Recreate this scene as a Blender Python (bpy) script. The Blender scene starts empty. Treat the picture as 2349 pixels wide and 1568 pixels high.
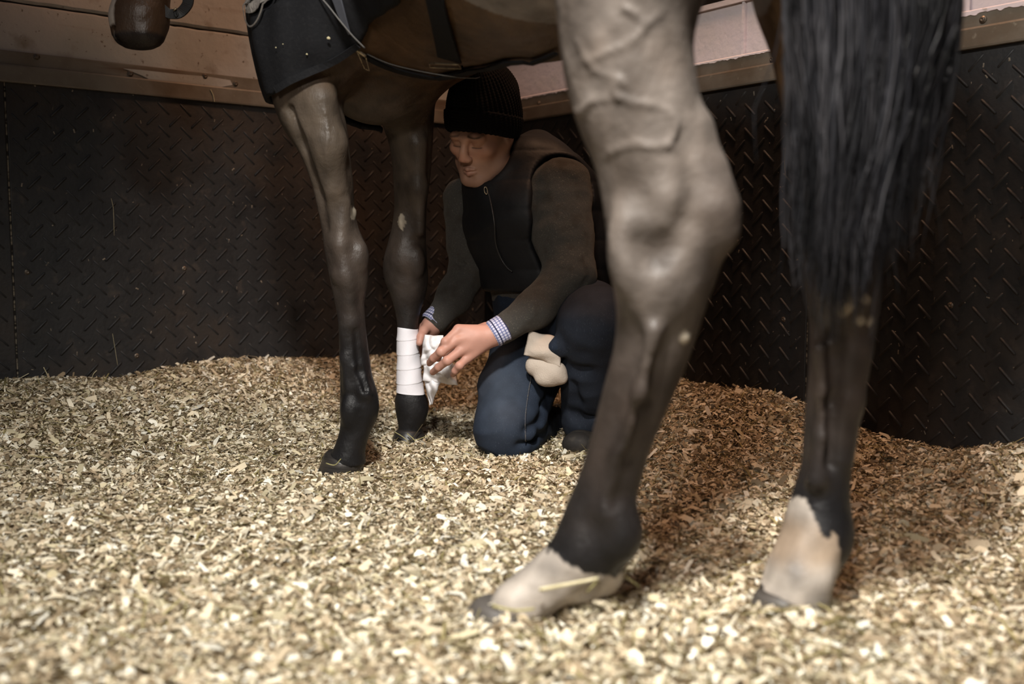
import bpy, bmesh, math, random
import numpy as np
from mathutils import Vector, Matrix

# ------------------------------------------------------------------ scene basics
scene = bpy.context.scene
COL = scene.collection
random.seed(7)
RNG = np.random.default_rng(11)

FPX = 2349 * 35.0 / 36.0          # focal length in pixels of the 2349 px wide frame
PITCH = math.radians(5.28)
CAMH = 0.50
CP, SP = math.cos(PITCH), math.sin(PITCH)

cam = bpy.data.cameras.new('camera'); cam_o = bpy.data.objects.new('camera', cam); COL.objects.link(cam_o)
cam.sensor_width = 36.0; cam.lens = 35.0
cam_o.location = (0, 0, CAMH); cam_o.rotation_euler = (math.pi / 2 - PITCH, 0, 0)
cam.dof.use_dof = True; cam.dof.focus_distance = 2.42; cam.dof.aperture_fstop = 2.4
cam.clip_start = 0.05
scene.camera = cam_o

world = bpy.data.worlds.new('stable_air'); scene.world = world; world.use_nodes = True
bg = world.node_tree.nodes['Background']; bg.inputs[0].default_value = (0.75, 0.8, 1.0, 1); bg.inputs[1].default_value = 0.05
scene.view_settings.view_transform = 'Standard'; scene.view_settings.look = 'None'
scene.view_settings.gamma = 1.0; scene.view_settings.use_curve_mapping = False
scene.view_settings.exposure = 0.0

def lamp(name, kind, loc, target, power, color, size=0.3, **kw):
    l = bpy.data.lights.new(name, kind); o = bpy.data.objects.new(name, l); COL.objects.link(o)
    o.location = loc
    o.rotation_euler = (Vector(target) - Vector(loc)).to_track_quat('-Z', 'Y').to_euler()
    l.energy = power; l.color = color
    if kind == 'AREA': l.size = size
    elif kind in ('SPOT', 'POINT'): l.shadow_soft_size = size
    for k, v in kw.items(): setattr(l, k, v)
    return o
# main lamp overhead, added fill behind camera, and a warm lamp over the stall
lamp('front_lamp', 'SPOT', (-0.14, 0.20, 2.05), (0.20, 1.88, 0.0), 425, (1.0, 0.965, 0.91), 0.12, spot_size=math.radians(78), spot_blend=1.0)
lamp('low_fill_lamp', 'SPOT', (-0.45, -0.90, 1.45), (0.0, 1.9, 0.35), 130, (1.0, 0.93, 0.85), 0.16, spot_size=math.radians(58), spot_blend=1.0)
lamp('stall_lamp', 'AREA', (0.55, 2.35, 2.7), (0.15, 2.5, 0.0), 29, (1.0, 0.56, 0.33), 0.5)

# ------------------------------------------------------------------ helpers: rays, objects, tags
def rays(px, py):
    px = np.asarray(px, float); py = np.asarray(py, float)
    u = (px - 1174.5) / FPX; v = (784 - py) / FPX
    return u, CP + v * SP, -SP + v * CP
def PX(px, py, Y):
    """point of the place at depth Y that is seen at (px, py) of the 2349x1568 frame"""
    u, dy, dz = rays(px, py); t = np.asarray(Y, float) / dy
    return np.stack([u * t, dy * t, CAMH + dz * t], -1)
def mm(Y): return Y / FPX            # metres per pixel at depth Y

def link(name, me, mat=None, parent=None):
    o = bpy.data.objects.new(name, me); COL.objects.link(o)
    if mat is not None and not me.materials: me.materials.append(mat)
    if parent is not None: o.parent = parent
    return o
def tag(o, label=None, cat=None, group=None, kind=None):
    if label: o['label'] = label
    if cat: o['category'] = cat
    if group: o['group'] = group
    if kind: o['kind'] = kind
    return o
def thing(name, label, cat, loc=(0, 0, 0), group=None):
    o = bpy.data.objects.new(name, None); COL.objects.link(o); o.location = loc
    o.empty_display_size = 0.1
    return tag(o, label, cat, group)
def adopt(o, parent):
    """parent keeping the world place (meshes are made in world coordinates)"""
    o.parent = parent
    o.location = Vector(o.location) - Vector(parent.location)
    return o
def np_mesh(name, V, F, smooth=True, colors=None, uvs=None):
    V = np.asarray(V, np.float32); F = np.asarray(F, np.int32)
    me = bpy.data.meshes.new(name); n = F.shape[1]
    me.vertices.add(len(V)); me.vertices.foreach_set('co', V.ravel())
    me.loops.add(F.size); me.loops.foreach_set('vertex_index', F.ravel())
    me.polygons.add(len(F)); me.polygons.foreach_set('loop_start', np.arange(0, F.size, n, dtype=np.int32))
    me.polygons.foreach_set('loop_total', np.full(len(F), n, np.int32))
    if smooth: me.polygons.foreach_set('use_smooth', np.ones(len(F), bool))
    if colors is not None:
        a = me.color_attributes.new('Col', 'FLOAT_COLOR', 'POINT')
        c = np.ones((len(V), 4), np.float32); c[:, :3] = colors; a.data.foreach_set('color', c.ravel())
    if uvs is not None:
        uv = me.uv_layers.new(name='UVMap'); uv.data.foreach_set('uv', np.asarray(uvs, np.float32)[F.ravel()].ravel())
    me.update(calc_edges=True); me.validate()
    return me
def pydata(name, V, F, smooth=False):
    me = bpy.data.meshes.new(name); me.from_pydata([tuple(map(float, v)) for v in V], [], F); me.update()
    if smooth: me.polygons.foreach_set('use_smooth', [True] * len(me.polygons))
    return me
def lift(me, p):
    """shift a world-space mesh so that its object origin is at p"""
    me.transform(Matrix.Translation(-Vector(p))); return me

# ------------------------------------------------------------------ numpy noise
def _hash(i, j, k):
    h = (i * 374761393 + j * 668265263 + k * 2147483647 + 1274126177) & 0xffffffff
    h = ((h ^ (h >> 13)) * 1274126177) & 0xffffffff
    return ((h ^ (h >> 16)) & 0xffff) / 65535.0
def vnoise(P, freq):
    p = np.asarray(P, float) * freq + 1000.0
    i = np.floor(p).astype(np.int64); f = p - i; f = f * f * (3 - 2 * f)
    r = 0
    for a in (0, 1):
        for b in (0, 1):
            for c in (0, 1):
                w = (f[:, 0] if a else 1 - f[:, 0]) * (f[:, 1] if b else 1 - f[:, 1]) * (f[:, 2] if c else 1 - f[:, 2])
                r = r + w * _hash(i[:, 0] + a, i[:, 1] + b, i[:, 2] + c)
    return r * 2 - 1
def fbm(P, freq, oct=3):
    s = 0; a = 1.0
    for o in range(oct):
        s = s + a * vnoise(P, freq * 2 ** o); a *= 0.5
    return s / 1.75
def sstep(a, b, x):
    t = np.clip((x - a) / (b - a), 0, 1); return t * t * (3 - 2 * t)

# ------------------------------------------------------------------ implicit surfaces (smooth unions, surface nets)
def spl(q, x, v):
    """cubic Hermite through (x, v), x ascending"""
    x = np.asarray(x, float); v = np.asarray(v, float)
    q = np.clip(q, x[0], x[-1]); m = np.gradient(v, x)
    i = np.clip(np.searchsorted(x, q) - 1, 0, len(x) - 2)
    h = x[i + 1] - x[i]; t = (q - x[i]) / h; t2 = t * t; t3 = t2 * t
    return (2 * t3 - 3 * t2 + 1) * v[i] + (t3 - 2 * t2 + t) * h * m[i] + (-2 * t3 + 3 * t2) * v[i + 1] + (t3 - t2) * h * m[i + 1]

class Field:
    def __init__(s): s.ops = []
    def _put(s, fn, lo, hi, k, mode):
        m = k + 0.012
        s.ops.append((fn, np.asarray(lo, float) - m, np.asarray(hi, float) + m, k, mode))
    @staticmethod
    def _mix(D, d, k, mode):
        if mode == 's': D = -D
        if mode == 'i': D = -D; d = -d
        if k > 1e-6:
            h = np.clip(0.5 + 0.5 * (d - D) / k, 0, 1); r = d + (D - d) * h - k * h * (1 - h)
        else: r = np.minimum(D, d)
        return -r if mode in 'si' else r
    # primitives
    def cone(s, p0, p1, r0, r1, k=0.01, mode='u'):
        p0 = np.asarray(p0, float); p1 = np.asarray(p1, float); d = p1 - p0; L2 = max(d @ d, 1e-12)
        def fn(X, Y, Z):
            ax, ay, az = X - p0[0], Y - p0[1], Z - p0[2]
            t = np.clip((ax * d[0] + ay * d[1] + az * d[2]) / L2, 0, 1)
            return np.sqrt((ax - t * d[0]) ** 2 + (ay - t * d[1]) ** 2 + (az - t * d[2]) ** 2) - (r0 + (r1 - r0) * t)
        s._put(fn, np.minimum(p0 - r0, p1 - r1), np.maximum(p0 + r0, p1 + r1), k, mode)
    def chain(s, pts, rs, k=0.01, mode='u'):
        for a, b, r0, r1 in zip(pts[:-1], pts[1:], rs[:-1], rs[1:]): s.cone(a, b, r0, r1, k, mode)
    def ell(s, c, r, R=None, k=0.01, mode='u'):
        c = np.asarray(c, float); r = np.asarray(r, float); M = np.eye(3) if R is None else np.asarray(R, float)   # rows: local axes
        ext = np.sqrt(((M * r[:, None]) ** 2).sum(0))
        def fn(X, Y, Z):
            x, y, z = X - c[0], Y - c[1], Z - c[2]
            q = [M[i, 0] * x + M[i, 1] * y + M[i, 2] * z for i in range(3)]
            k0 = np.sqrt((q[0] / r[0]) ** 2 + (q[1] / r[1]) ** 2 + (q[2] / r[2]) ** 2)
            k1 = np.sqrt((q[0] / r[0] ** 2) ** 2 + (q[1] / r[1] ** 2) ** 2 + (q[2] / r[2] ** 2) ** 2) + 1e-9
            return k0 * (k0 - 1) / k1
        s._put(fn, c - ext, c + ext, k, mode)
    def ecap(s, p0, p1, ab0, ab1, side, k=0.02, mode='u'):
        """capsule with elliptical section: a along 'side', b across"""
        p0 = np.asarray(p0, float); p1 = np.asarray(p1, float); d = p1 - p0; L = np.linalg.norm(d); d = d / L
        S = np.asarray(side, float); S = S - (S @ d) * d; S /= np.linalg.norm(S); T = np.cross(d, S)
        def fn(X, Y, Z):
            ax, ay, az = X - p0[0], Y - p0[1], Z - p0[2]
            w = ax * d[0] + ay * d[1] + az * d[2]; t = np.clip(w / L, 0, 1)
            a = ab0[0] + (ab1[0] - ab0[0]) * t; b = ab0[1] + (ab1[1] - ab0[1]) * t; m = np.minimum(a, b)
            u = ax * S[0] + ay * S[1] + az * S[2]; v = ax * T[0] + ay * T[1] + az * T[2]; e = w - t * L
            return (np.sqrt((u / a) ** 2 + (v / b) ** 2 + (e / m) ** 2) - 1) * m
        m = max(*ab0, *ab1)
        s._put(fn, np.minimum(p0, p1) - m, np.maximum(p0, p1) + m, k, mode)
    def zloft(s, z, cx, cy, a, b, k=0.02, mode='u'):
        z = np.asarray(z, float); o = np.argsort(z); z = z[o]; cx, cy, a, b = [np.asarray(q, float)[o] for q in (cx, cy, a, b)]
        def fn(X, Y, Z):
            A = np.maximum(spl(Z, z, a), 0.004); B = np.maximum(spl(Z, z, b), 0.004)
            d = (np.sqrt(((X - spl(Z, z, cx)) / A) ** 2 + ((Y - spl(Z, z, cy)) / B) ** 2) - 1) * np.minimum(A, B)
            return np.maximum(d, np.maximum(z[0] - Z, Z - z[-1]))
        s._put(fn, [(cx - a).min() - .01, (cy - b).min() - .01, z[0]], [(cx + a).max() + .01, (cy + b).max() + .01, z[-1]], k, mode)
    def custom(s, fn, lo, hi, k, mode): s._put(fn, lo, hi, k, mode)
    # evaluation
    def at(s, P):
        P = np.atleast_2d(np.asarray(P, float)); D = np.full(len(P), 0.2)
        for fn, lo, hi, k, mode in s.ops:
            m = np.all((P > lo) & (P < hi), 1)
            if m.any(): D[m] = s._mix(D[m], fn(P[m, 0], P[m, 1], P[m, 2]), k, mode)
        return D
    def grid(s, lo, hi, h):
        n = [int(math.ceil((hi[i] - lo[i]) / h)) + 1 for i in range(3)]
        ax = [lo[i] + h * np.arange(n[i]) for i in range(3)]
        D = np.full(n, 0.2, np.float32)
        for fn, l, u, k, mode in s.ops:
            sl = []
            for i in range(3):
                a = max(0, int(math.floor((l[i] - lo[i]) / h))); b = min(n[i], int(math.ceil((u[i] - lo[i]) / h)) + 1)
                sl.append(slice(a, b))
            if any(q.stop <= q.start for q in sl): continue
            X = ax[0][sl[0]][:, None, None].astype(np.float32); Y = ax[1][sl[1]][None, :, None].astype(np.float32); Z = ax[2][sl[2]][None, None, :].astype(np.float32)
            D[tuple(sl)] = s._mix(D[tuple(sl)], fn(X, Y, Z).astype(np.float32), k, mode)
        return D
    def bounds(s):
        u = [o for o in s.ops if o[4] == 'u']
        return np.min([o[1] for o in u], 0), np.max([o[2] for o in u], 0)
    def mesh(s, h, lo=None, hi=None):
        l, u = s.bounds()
        lo = l if lo is None else np.maximum(l, lo); hi = u if hi is None else np.minimum(u, hi)
        if (hi - lo < 2 * h).any(): return np.zeros((0, 3)), np.zeros((0, 4), int)
        return nets(s.grid(lo, hi, h), lo, h)
    def grad(s, P, e=0.002):
        G = np.stack([s.at(P + d) - s.at(P - d) for d in np.eye(3) * e], -1)
        return G / (np.linalg.norm(G, axis=1, keepdims=True) + 1e-9)
    def hit(s, px, py, y0=0.9, y1=3.2, off=0.0, iso=0.0):
        """where the ray through each pixel meets the surface; returns points and normals (nan: no hit)"""
        px = np.atleast_1d(np.asarray(px, float)); py = np.atleast_1d(np.asarray(py, float))
        ys = np.arange(y0, y1, 0.004); out = np.full((len(px), 3), np.nan)
        for i in range(len(px)):
            P = PX(np.full(len(ys), px[i]), np.full(len(ys), py[i]), ys); D = s.at(P) - iso
            w = np.where((D[:-1] > 0) & (D[1:] <= 0))[0]
            if len(w):
                j = w[0]; t = D[j] / (D[j] - D[j + 1]); out[i] = P[j] + t * (P[j + 1] - P[j])
        N = np.full_like(out, np.nan); ok = ~np.isnan(out[:, 0])
        if ok.any(): N[ok] = s.grad(out[ok])
        return out + N * off, N

def nets(D, lo, h):
    """naive surface nets: vertices, quads"""
    S = D < 0
    n = np.array(D.shape) - 1
    cnt = np.zeros(n, np.int8)
    for a in (0, 1):
        for b in (0, 1):
            for c in (0, 1): cnt += S[a:a + n[0], b:b + n[1], c:c + n[2]]
    act = np.argwhere((cnt > 0) & (cnt < 8)); del cnt
    idx = np.full(n, -1, np.int32); idx[act[:, 0], act[:, 1], act[:, 2]] = np.arange(len(act))
    cor = [(a, b, c) for a in (0, 1) for b in (0, 1) for c in (0, 1)]
    val = np.stack([D[act[:, 0] + a, act[:, 1] + b, act[:, 2] + c] for a, b, c in cor], 1)
    acc = np.zeros((len(act), 3)); num = np.zeros(len(act))
    for i in range(8):
        for j in range(i + 1, 8):
            dlt = np.array(cor[j]) - np.array(cor[i])
            if np.abs(dlt).sum() != 1: continue
            m = (val[:, i] < 0) != (val[:, j] < 0)
            t = val[m, i] / (val[m, i] - val[m, j])
            acc[m] += np.array(cor[i]) + t[:, None] * dlt; num[m] += 1
    V = np.asarray(lo) + h * (act + acc / num[:, None])
    Q = []
    for ax in range(3):
        b, c = [(1, 2), (2, 0), (0, 1)][ax]
        sl0 = [slice(None)] * 3; sl1 = [slice(None)] * 3; sl0[ax] = slice(0, -1); sl1[ax] = slice(1, None)
        for q in (b, c): sl0[q] = slice(1, -1); sl1[q] = slice(1, -1)
        A = S[tuple(sl0)]; B = S[tuple(sl1)]
        e = np.argwhere(A != B)
        if not len(e): continue
        inside = A[e[:, 0], e[:, 1], e[:, 2]]
        e = e.copy(); e[:, b] += 1; e[:, c] += 1
        def cell(db, dc):
            q = e.copy(); q[:, b] += db; q[:, c] += dc
            return idx[q[:, 0], q[:, 1], q[:, 2]]
        f = np.stack([cell(-1, -1), cell(0, -1), cell(0, 0), cell(-1, 0)], 1)
        f[~inside] = f[~inside][:, ::-1]
        Q.append(f)
    return V, (np.concatenate(Q) if Q else np.zeros((0, 4), int))
def merge(*VF):
    V, F, o = [], [], 0
    for v, f in VF: V.append(v); F.append(f + o); o += len(v)
    return np.concatenate(V), np.concatenate(F)
def vnormals(V, F):
    n = np.cross(V[F[:, 2]] - V[F[:, 0]], V[F[:, 3]] - V[F[:, 1]])
    N = np.zeros_like(V)
    for i in range(4): np.add.at(N, F[:, i], n)
    return N / (np.linalg.norm(N, axis=1, keepdims=True) + 1e-12)

# ------------------------------------------------------------------ lofted tubes and ribbons
def tube(pts, r, n=6, cap=True):
    pts = np.asarray(pts, float); r = np.broadcast_to(np.asarray(r, float), (len(pts),))
    T = np.gradient(pts, axis=0); T /= np.linalg.norm(T, axis=1, keepdims=True) + 1e-12
    ref = np.array([0.13, 0.37, 0.92]); V = []
    for p, t, q in zip(pts, T, r):
        a = np.cross(t, ref); a /= np.linalg.norm(a) + 1e-9; b = np.cross(t, a)
        for i in range(n):
            w = 2 * math.pi * i / n; V.append(p + q * (math.cos(w) * a + math.sin(w) * b))
    F = [(i * n + j, i * n + (j + 1) % n, (i + 1) * n + (j + 1) % n, (i + 1) * n + j) for i in range(len(pts) - 1) for j in range(n)]
    if cap: F += [tuple(range(n))[::-1], tuple(range((len(pts) - 1) * n, len(pts) * n))]
    return V, F
def ribbon(C, S, w, th, N):
    """strip along C with side vectors S, half widths w, thickness th along N"""
    V, F = [], []
    for c, s_, ww, nn in zip(C, S, w, N):
        V += [c - s_ * ww, c + s_ * ww, c + s_ * ww + nn * th, c - s_ * ww + nn * th]
    for i in range(len(C) - 1):
        a = 4 * i; b = a + 4
        for j in range(4): F.append((a + j, a + (j + 1) % 4, b + (j + 1) % 4, b + j))
    F += [(3, 2, 1, 0), tuple(4 * (len(C) - 1) + j for j in range(4))]
    return V, F
def smooth_path(P, n):
    P = np.asarray(P, float); t = np.linspace(0, len(P) - 1, len(P)); q = np.linspace(0, len(P) - 1, n)
    return np.stack([spl(q, t, P[:, i]) for i in range(P.shape[1])], -1)
def boxVF(lo, hi):
    x0, y0, z0 = lo; x1, y1, z1 = hi
    V = [(x0, y0, z0), (x1, y0, z0), (x1, y1, z0), (x0, y1, z0), (x0, y0, z1), (x1, y0, z1), (x1, y1, z1), (x0, y1, z1)]
    return V, [(3, 2, 1, 0), (4, 5, 6, 7), (0, 1, 5, 4), (1, 2, 6, 5), (2, 3, 7, 6), (3, 0, 4, 7)]

# ------------------------------------------------------------------ materials
def material(name, color=(0.5, 0.5, 0.5), rough=0.6, spec=0.4, metal=0.0, attr=False, sheen=0.0, sheen_rough=0.4, sheen_tint=(1, 1, 1),
             var=(), bump=(), sss=0.0, aniso=0.0, rough_var=None):
    """var: (noise scale, colour, amount low, high, detail); bump: (kind, scale, strength, distance)"""
    m = bpy.data.materials.new(name); m.use_nodes = True; nt = m.node_tree; ns = nt.nodes; ln = nt.links
    b = ns['Principled BSDF']; b.inputs['Roughness'].default_value = rough; b.inputs['Specular IOR Level'].default_value = spec
    b.inputs['Metallic'].default_value = metal; b.inputs['Sheen Weight'].default_value = sheen; b.inputs['Sheen Roughness'].default_value = sheen_rough
    b.inputs['Sheen Tint'].default_value = (*sheen_tint, 1)
    if sss: b.inputs['Subsurface Weight'].default_value = sss; b.inputs['Subsurface Radius'].default_value = (0.012, 0.005, 0.003); b.inputs['Subsurface Scale'].default_value = 1.0
    tc = ns.new('ShaderNodeTexCoord')
    if attr:
        a = ns.new('ShaderNodeAttribute'); a.attribute_name = 'Col'; src = a.outputs['Color']
    else:
        a = ns.new('ShaderNodeRGB'); a.outputs[0].default_value = (*color, 1); src = a.outputs[0]
    for sc_, colr, lo, hi, det in var:
        t = ns.new('ShaderNodeTexNoise'); t.inputs['Scale'].default_value = sc_ if not hasattr(sc_, '__len__') else 1.0; t.inputs['Detail'].default_value = det
        if hasattr(sc_, '__len__'):
            mp = ns.new('ShaderNodeMapping'); mp.inputs['Scale'].default_value = sc_; ln.new(tc.outputs['Object'], mp.inputs[0]); ln.new(mp.outputs[0], t.inputs['Vector'])
        else: ln.new(tc.outputs['Object'], t.inputs['Vector'])
        r = ns.new('ShaderNodeMapRange'); r.inputs[1].default_value = lo; r.inputs[2].default_value = hi; ln.new(t.outputs[0], r.inputs[0])
        x = ns.new('ShaderNodeMix'); x.data_type = 'RGBA'
        ln.new(r.outputs[0], x.inputs[0]); ln.new(src, x.inputs[6]); x.inputs[7].default_value = (*colr, 1); src = x.outputs[2]
    ln.new(src, b.inputs['Base Color'])
    if rough_var:
        t = ns.new('ShaderNodeTexNoise'); t.inputs['Scale'].default_value = rough_var[0]; t.inputs['Detail'].default_value = 4; ln.new(tc.outputs['Object'], t.inputs['Vector'])
        r = ns.new('ShaderNodeMapRange'); r.inputs[1].default_value = 0.35; r.inputs[2].default_value = 0.65; r.inputs[3].default_value = rough_var[1]; r.inputs[4].default_value = rough_var[2]
        ln.new(t.outputs[0], r.inputs[0]); ln.new(r.outputs[0], b.inputs['Roughness'])
    nrm = None
    for kind, sc_, st, dist in bump:
        if kind == 'voronoi': t = ns.new('ShaderNodeTexVoronoi'); out = t.outputs['Distance']
        else: t = ns.new('ShaderNodeTexNoise'); t.inputs['Detail'].default_value = 4; out = t.outputs[0]
        if hasattr(sc_, '__len__'):
            t.inputs['Scale'].default_value = 1.0
            mp = ns.new('ShaderNodeMapping'); mp.inputs['Scale'].default_value = sc_; ln.new(tc.outputs['Object'], mp.inputs[0]); ln.new(mp.outputs[0], t.inputs['Vector'])
        else: t.inputs['Scale'].default_value = sc_; ln.new(tc.outputs['Object'], t.inputs['Vector'])
        bp = ns.new('ShaderNodeBump'); bp.inputs['Strength'].default_value = st; bp.inputs['Distance'].default_value = dist
        ln.new(out, bp.inputs['Height'])
        if nrm is not None: ln.new(nrm, bp.inputs['Normal'])
        nrm = bp.outputs[0]
    if nrm is not None: ln.new(nrm, b.inputs['Normal'])
    return m
# ------------------------------------------------------------------ the setting: walls, rubber panels, trims
CORNER = PX(1113, 573, 3.64)[:2]
def unit(v): v = np.asarray(v, float); return v / np.linalg.norm(v)
DIR = {'left': unit([-(4036 - 1174.5) / FPX, -1.0]), 'right': unit([-(-608 - 1174.5) / FPX, -1.0])}
NRM = {'left': np.array([-DIR['left'][1], DIR['left'][0]]), 'right': np.array([DIR['right'][1], -DIR['right'][0]])}
ZMAT = PX(1113, 291, 3.64)[2]            # top of the rubber panels
ZTRIM = ZMAT + 0.078
def WP(side, s, n, z):
    """wall coordinates: s along the wall from the corner, n out of the wall into the stall, z up"""
    p = CORNER + np.multiply.outer(np.asarray(s, float), DIR[side]) + np.multiply.outer(np.asarray(n, float), NRM[side])
    return np.stack([p[..., 0], p[..., 1], np.broadcast_to(z, p[..., 0].shape)], -1)
def on_wall(side, px, py, n=0.0):
    """wall coordinates (s, z) of the wall point seen at a pixel"""
    u, dy, dz = rays(px, py); o = CORNER + NRM[side] * n
    t = (o @ NRM[side]) / (u * NRM[side][0] + dy * NRM[side][1])
    return (np.array([u * t, dy * t]) - o) @ DIR[side], CAMH + dz * t
def wall_mesh(name, side, boxes):
    V, F = [], []
    for s0, s1, n0, n1, z0, z1 in boxes:
        v, f = boxVF((s0, n0, z0), (s1, n1, z1)); o = len(V)
        V += [tuple(WP(side, a, b, c)) for a, b, c in v]
        F += [tuple(i + o for i in (q if side == 'left' else q[::-1])) for q in f]
    me = pydata(name, V, F); bm = bmesh.new(); bm.from_mesh(me); bmesh.ops.recalc_face_normals(bm, faces=bm.faces); bm.to_mesh(me); bm.free()
    return me
def bevel(o, w, seg=2):
    m = o.modifiers.new('bevel', 'BEVEL'); m.width = w; m.segments = seg; m.limit_method = 'ANGLE'; return o

M_block_l = material('painted_concrete_grey', (0.385, 0.36, 0.335), 0.75, 0.25,
    var=[(3.0, (0.32, 0.31, 0.285), 0.42, 0.62, 4), (14, (0.22, 0.185, 0.15), 0.60, 0.76, 6), (70, (0.13, 0.10, 0.08), 0.66, 0.74, 3), ((2, 2, 22), (0.25, 0.2, 0.16), 0.6, 0.8, 5)],
    bump=[('noise', 45, 0.35, 0.006), ('noise', 9, 0.3, 0.012)])
M_block_r = material('painted_concrete_pink', (0.70, 0.61, 0.63), 0.6, 0.35,
    var=[(4.0, (0.60, 0.54, 0.49), 0.45, 0.7, 4), (40, (0.40, 0.33, 0.29), 0.66, 0.78, 4)],
    bump=[('noise', 60, 0.3, 0.005), ('noise', 12, 0.2, 0.01)])
M_mortar = material('dark_mortar', (0.07, 0.055, 0.04), 0.9, 0.1, var=[(30, (0.14, 0.11, 0.08), 0.5, 0.7, 4)], bump=[('noise', 80, 0.6, 0.006)])
M_steel = material('weathered_steel', (0.17, 0.145, 0.115), 0.5, 0.4, metal=0.1,
    var=[(9, (0.115, 0.088, 0.062), 0.4, 0.65, 5), (60, (0.2, 0.17, 0.13), 0.66, 0.75, 3), ((3, 3, 30), (0.10, 0.06, 0.035), 0.6, 0.75, 4)], bump=[('noise', 50, 0.25, 0.003)])
M_rubber = material('black_rubber', (0.017, 0.0165, 0.017), 0.58, 0.42,
    var=[(2.4, (0.034, 0.025, 0.019), 0.5, 0.66, 5), (26, (0.045, 0.036, 0.03), 0.60, 0.76, 6), (8, (0.010, 0.010, 0.011), 0.52, 0.68, 3)],
    bump=[('noise', 90, 0.35, 0.003), ('noise', 14, 0.3, 0.004)], rough_var=(6, 0.48, 0.72))
M_bolt = material('dull_bolt_steel', (0.16, 0.13, 0.10), 0.45, 0.5, metal=0.6, var=[(200, (0.08, 0.06, 0.045), 0.45, 0.6, 3)])
M_dark = material('dark_void_board', (0.006, 0.005, 0.005), 0.9, 0.1, var=[(6, (0.010, 0.009, 0.008), 0.4, 0.6, 2)])
M_dust = material('pale_seam_dust', (0.17, 0.145, 0.11), 0.9, 0.1, var=[((30, 30, 90), (0.02, 0.018, 0.016), 0.42, 0.55, 5)])

def rot_bar():
    """one raised rubber tread bar, long axis x, proud along y, 28 triangles"""
    L, w, hgt = 0.0250, 0.0036, 0.0046
    prof = [(-1, 0), (-0.55, 1), (0.55, 1), (1, 0)]
    V, F = [], []
    for x, k in ((-L, 0.25), (-L * 0.86, 0.92), (L * 0.86, 0.92), (L, 0.25)):
        for p, q in prof: V.append((x, q * hgt * (1 if k > .5 else .25), p * w * k))
    for i in range(3):
        for j in range(3): F.append((4 * i + j, 4 * i + j + 1, 4 * i + 5 + j, 4 * i + 4 + j))
    F += [(3, 2, 1, 0), (12, 13, 14, 15)]
    return V, F
def rough_block(s0, s1, z0, z1):
    n = 240; ss = np.linspace(s0, s1, n); Q = np.stack([ss, 0 * ss + z0 * 7, 0 * ss], -1)
    top = z1 - np.abs(0.0035 * fbm(Q + 3, 14, 3)) - 0.002 * np.maximum(vnoise(Q, 60), 0); bot = z0 + np.abs(0.003 * fbm(Q + 9, 16, 3)); V, F = [], []
    for s, a, b in zip(ss, bot, top):
        for n_, z in ((-0.062, a), (-0.012, a), (-0.005, a + 0.006), (-0.005, b - 0.006), (-0.012, b), (-0.062, b)): V.append(tuple(WP('left', s, n_, z)))
    for i in range(n - 1):
        for j in range(6): F.append((i * 6 + j, i * 6 + (j + 1) % 6, (i + 1) * 6 + (j + 1) % 6, (i + 1) * 6 + j))
    F += [tuple(range(6)), tuple(range((n - 1) * 6, n * 6))]
    me = pydata('wall_block', V, F); bm = bmesh.new(); bm.from_mesh(me); bmesh.ops.recalc_face_normals(bm, faces=bm.faces); bm.to_mesh(me); bm.free(); return me
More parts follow.
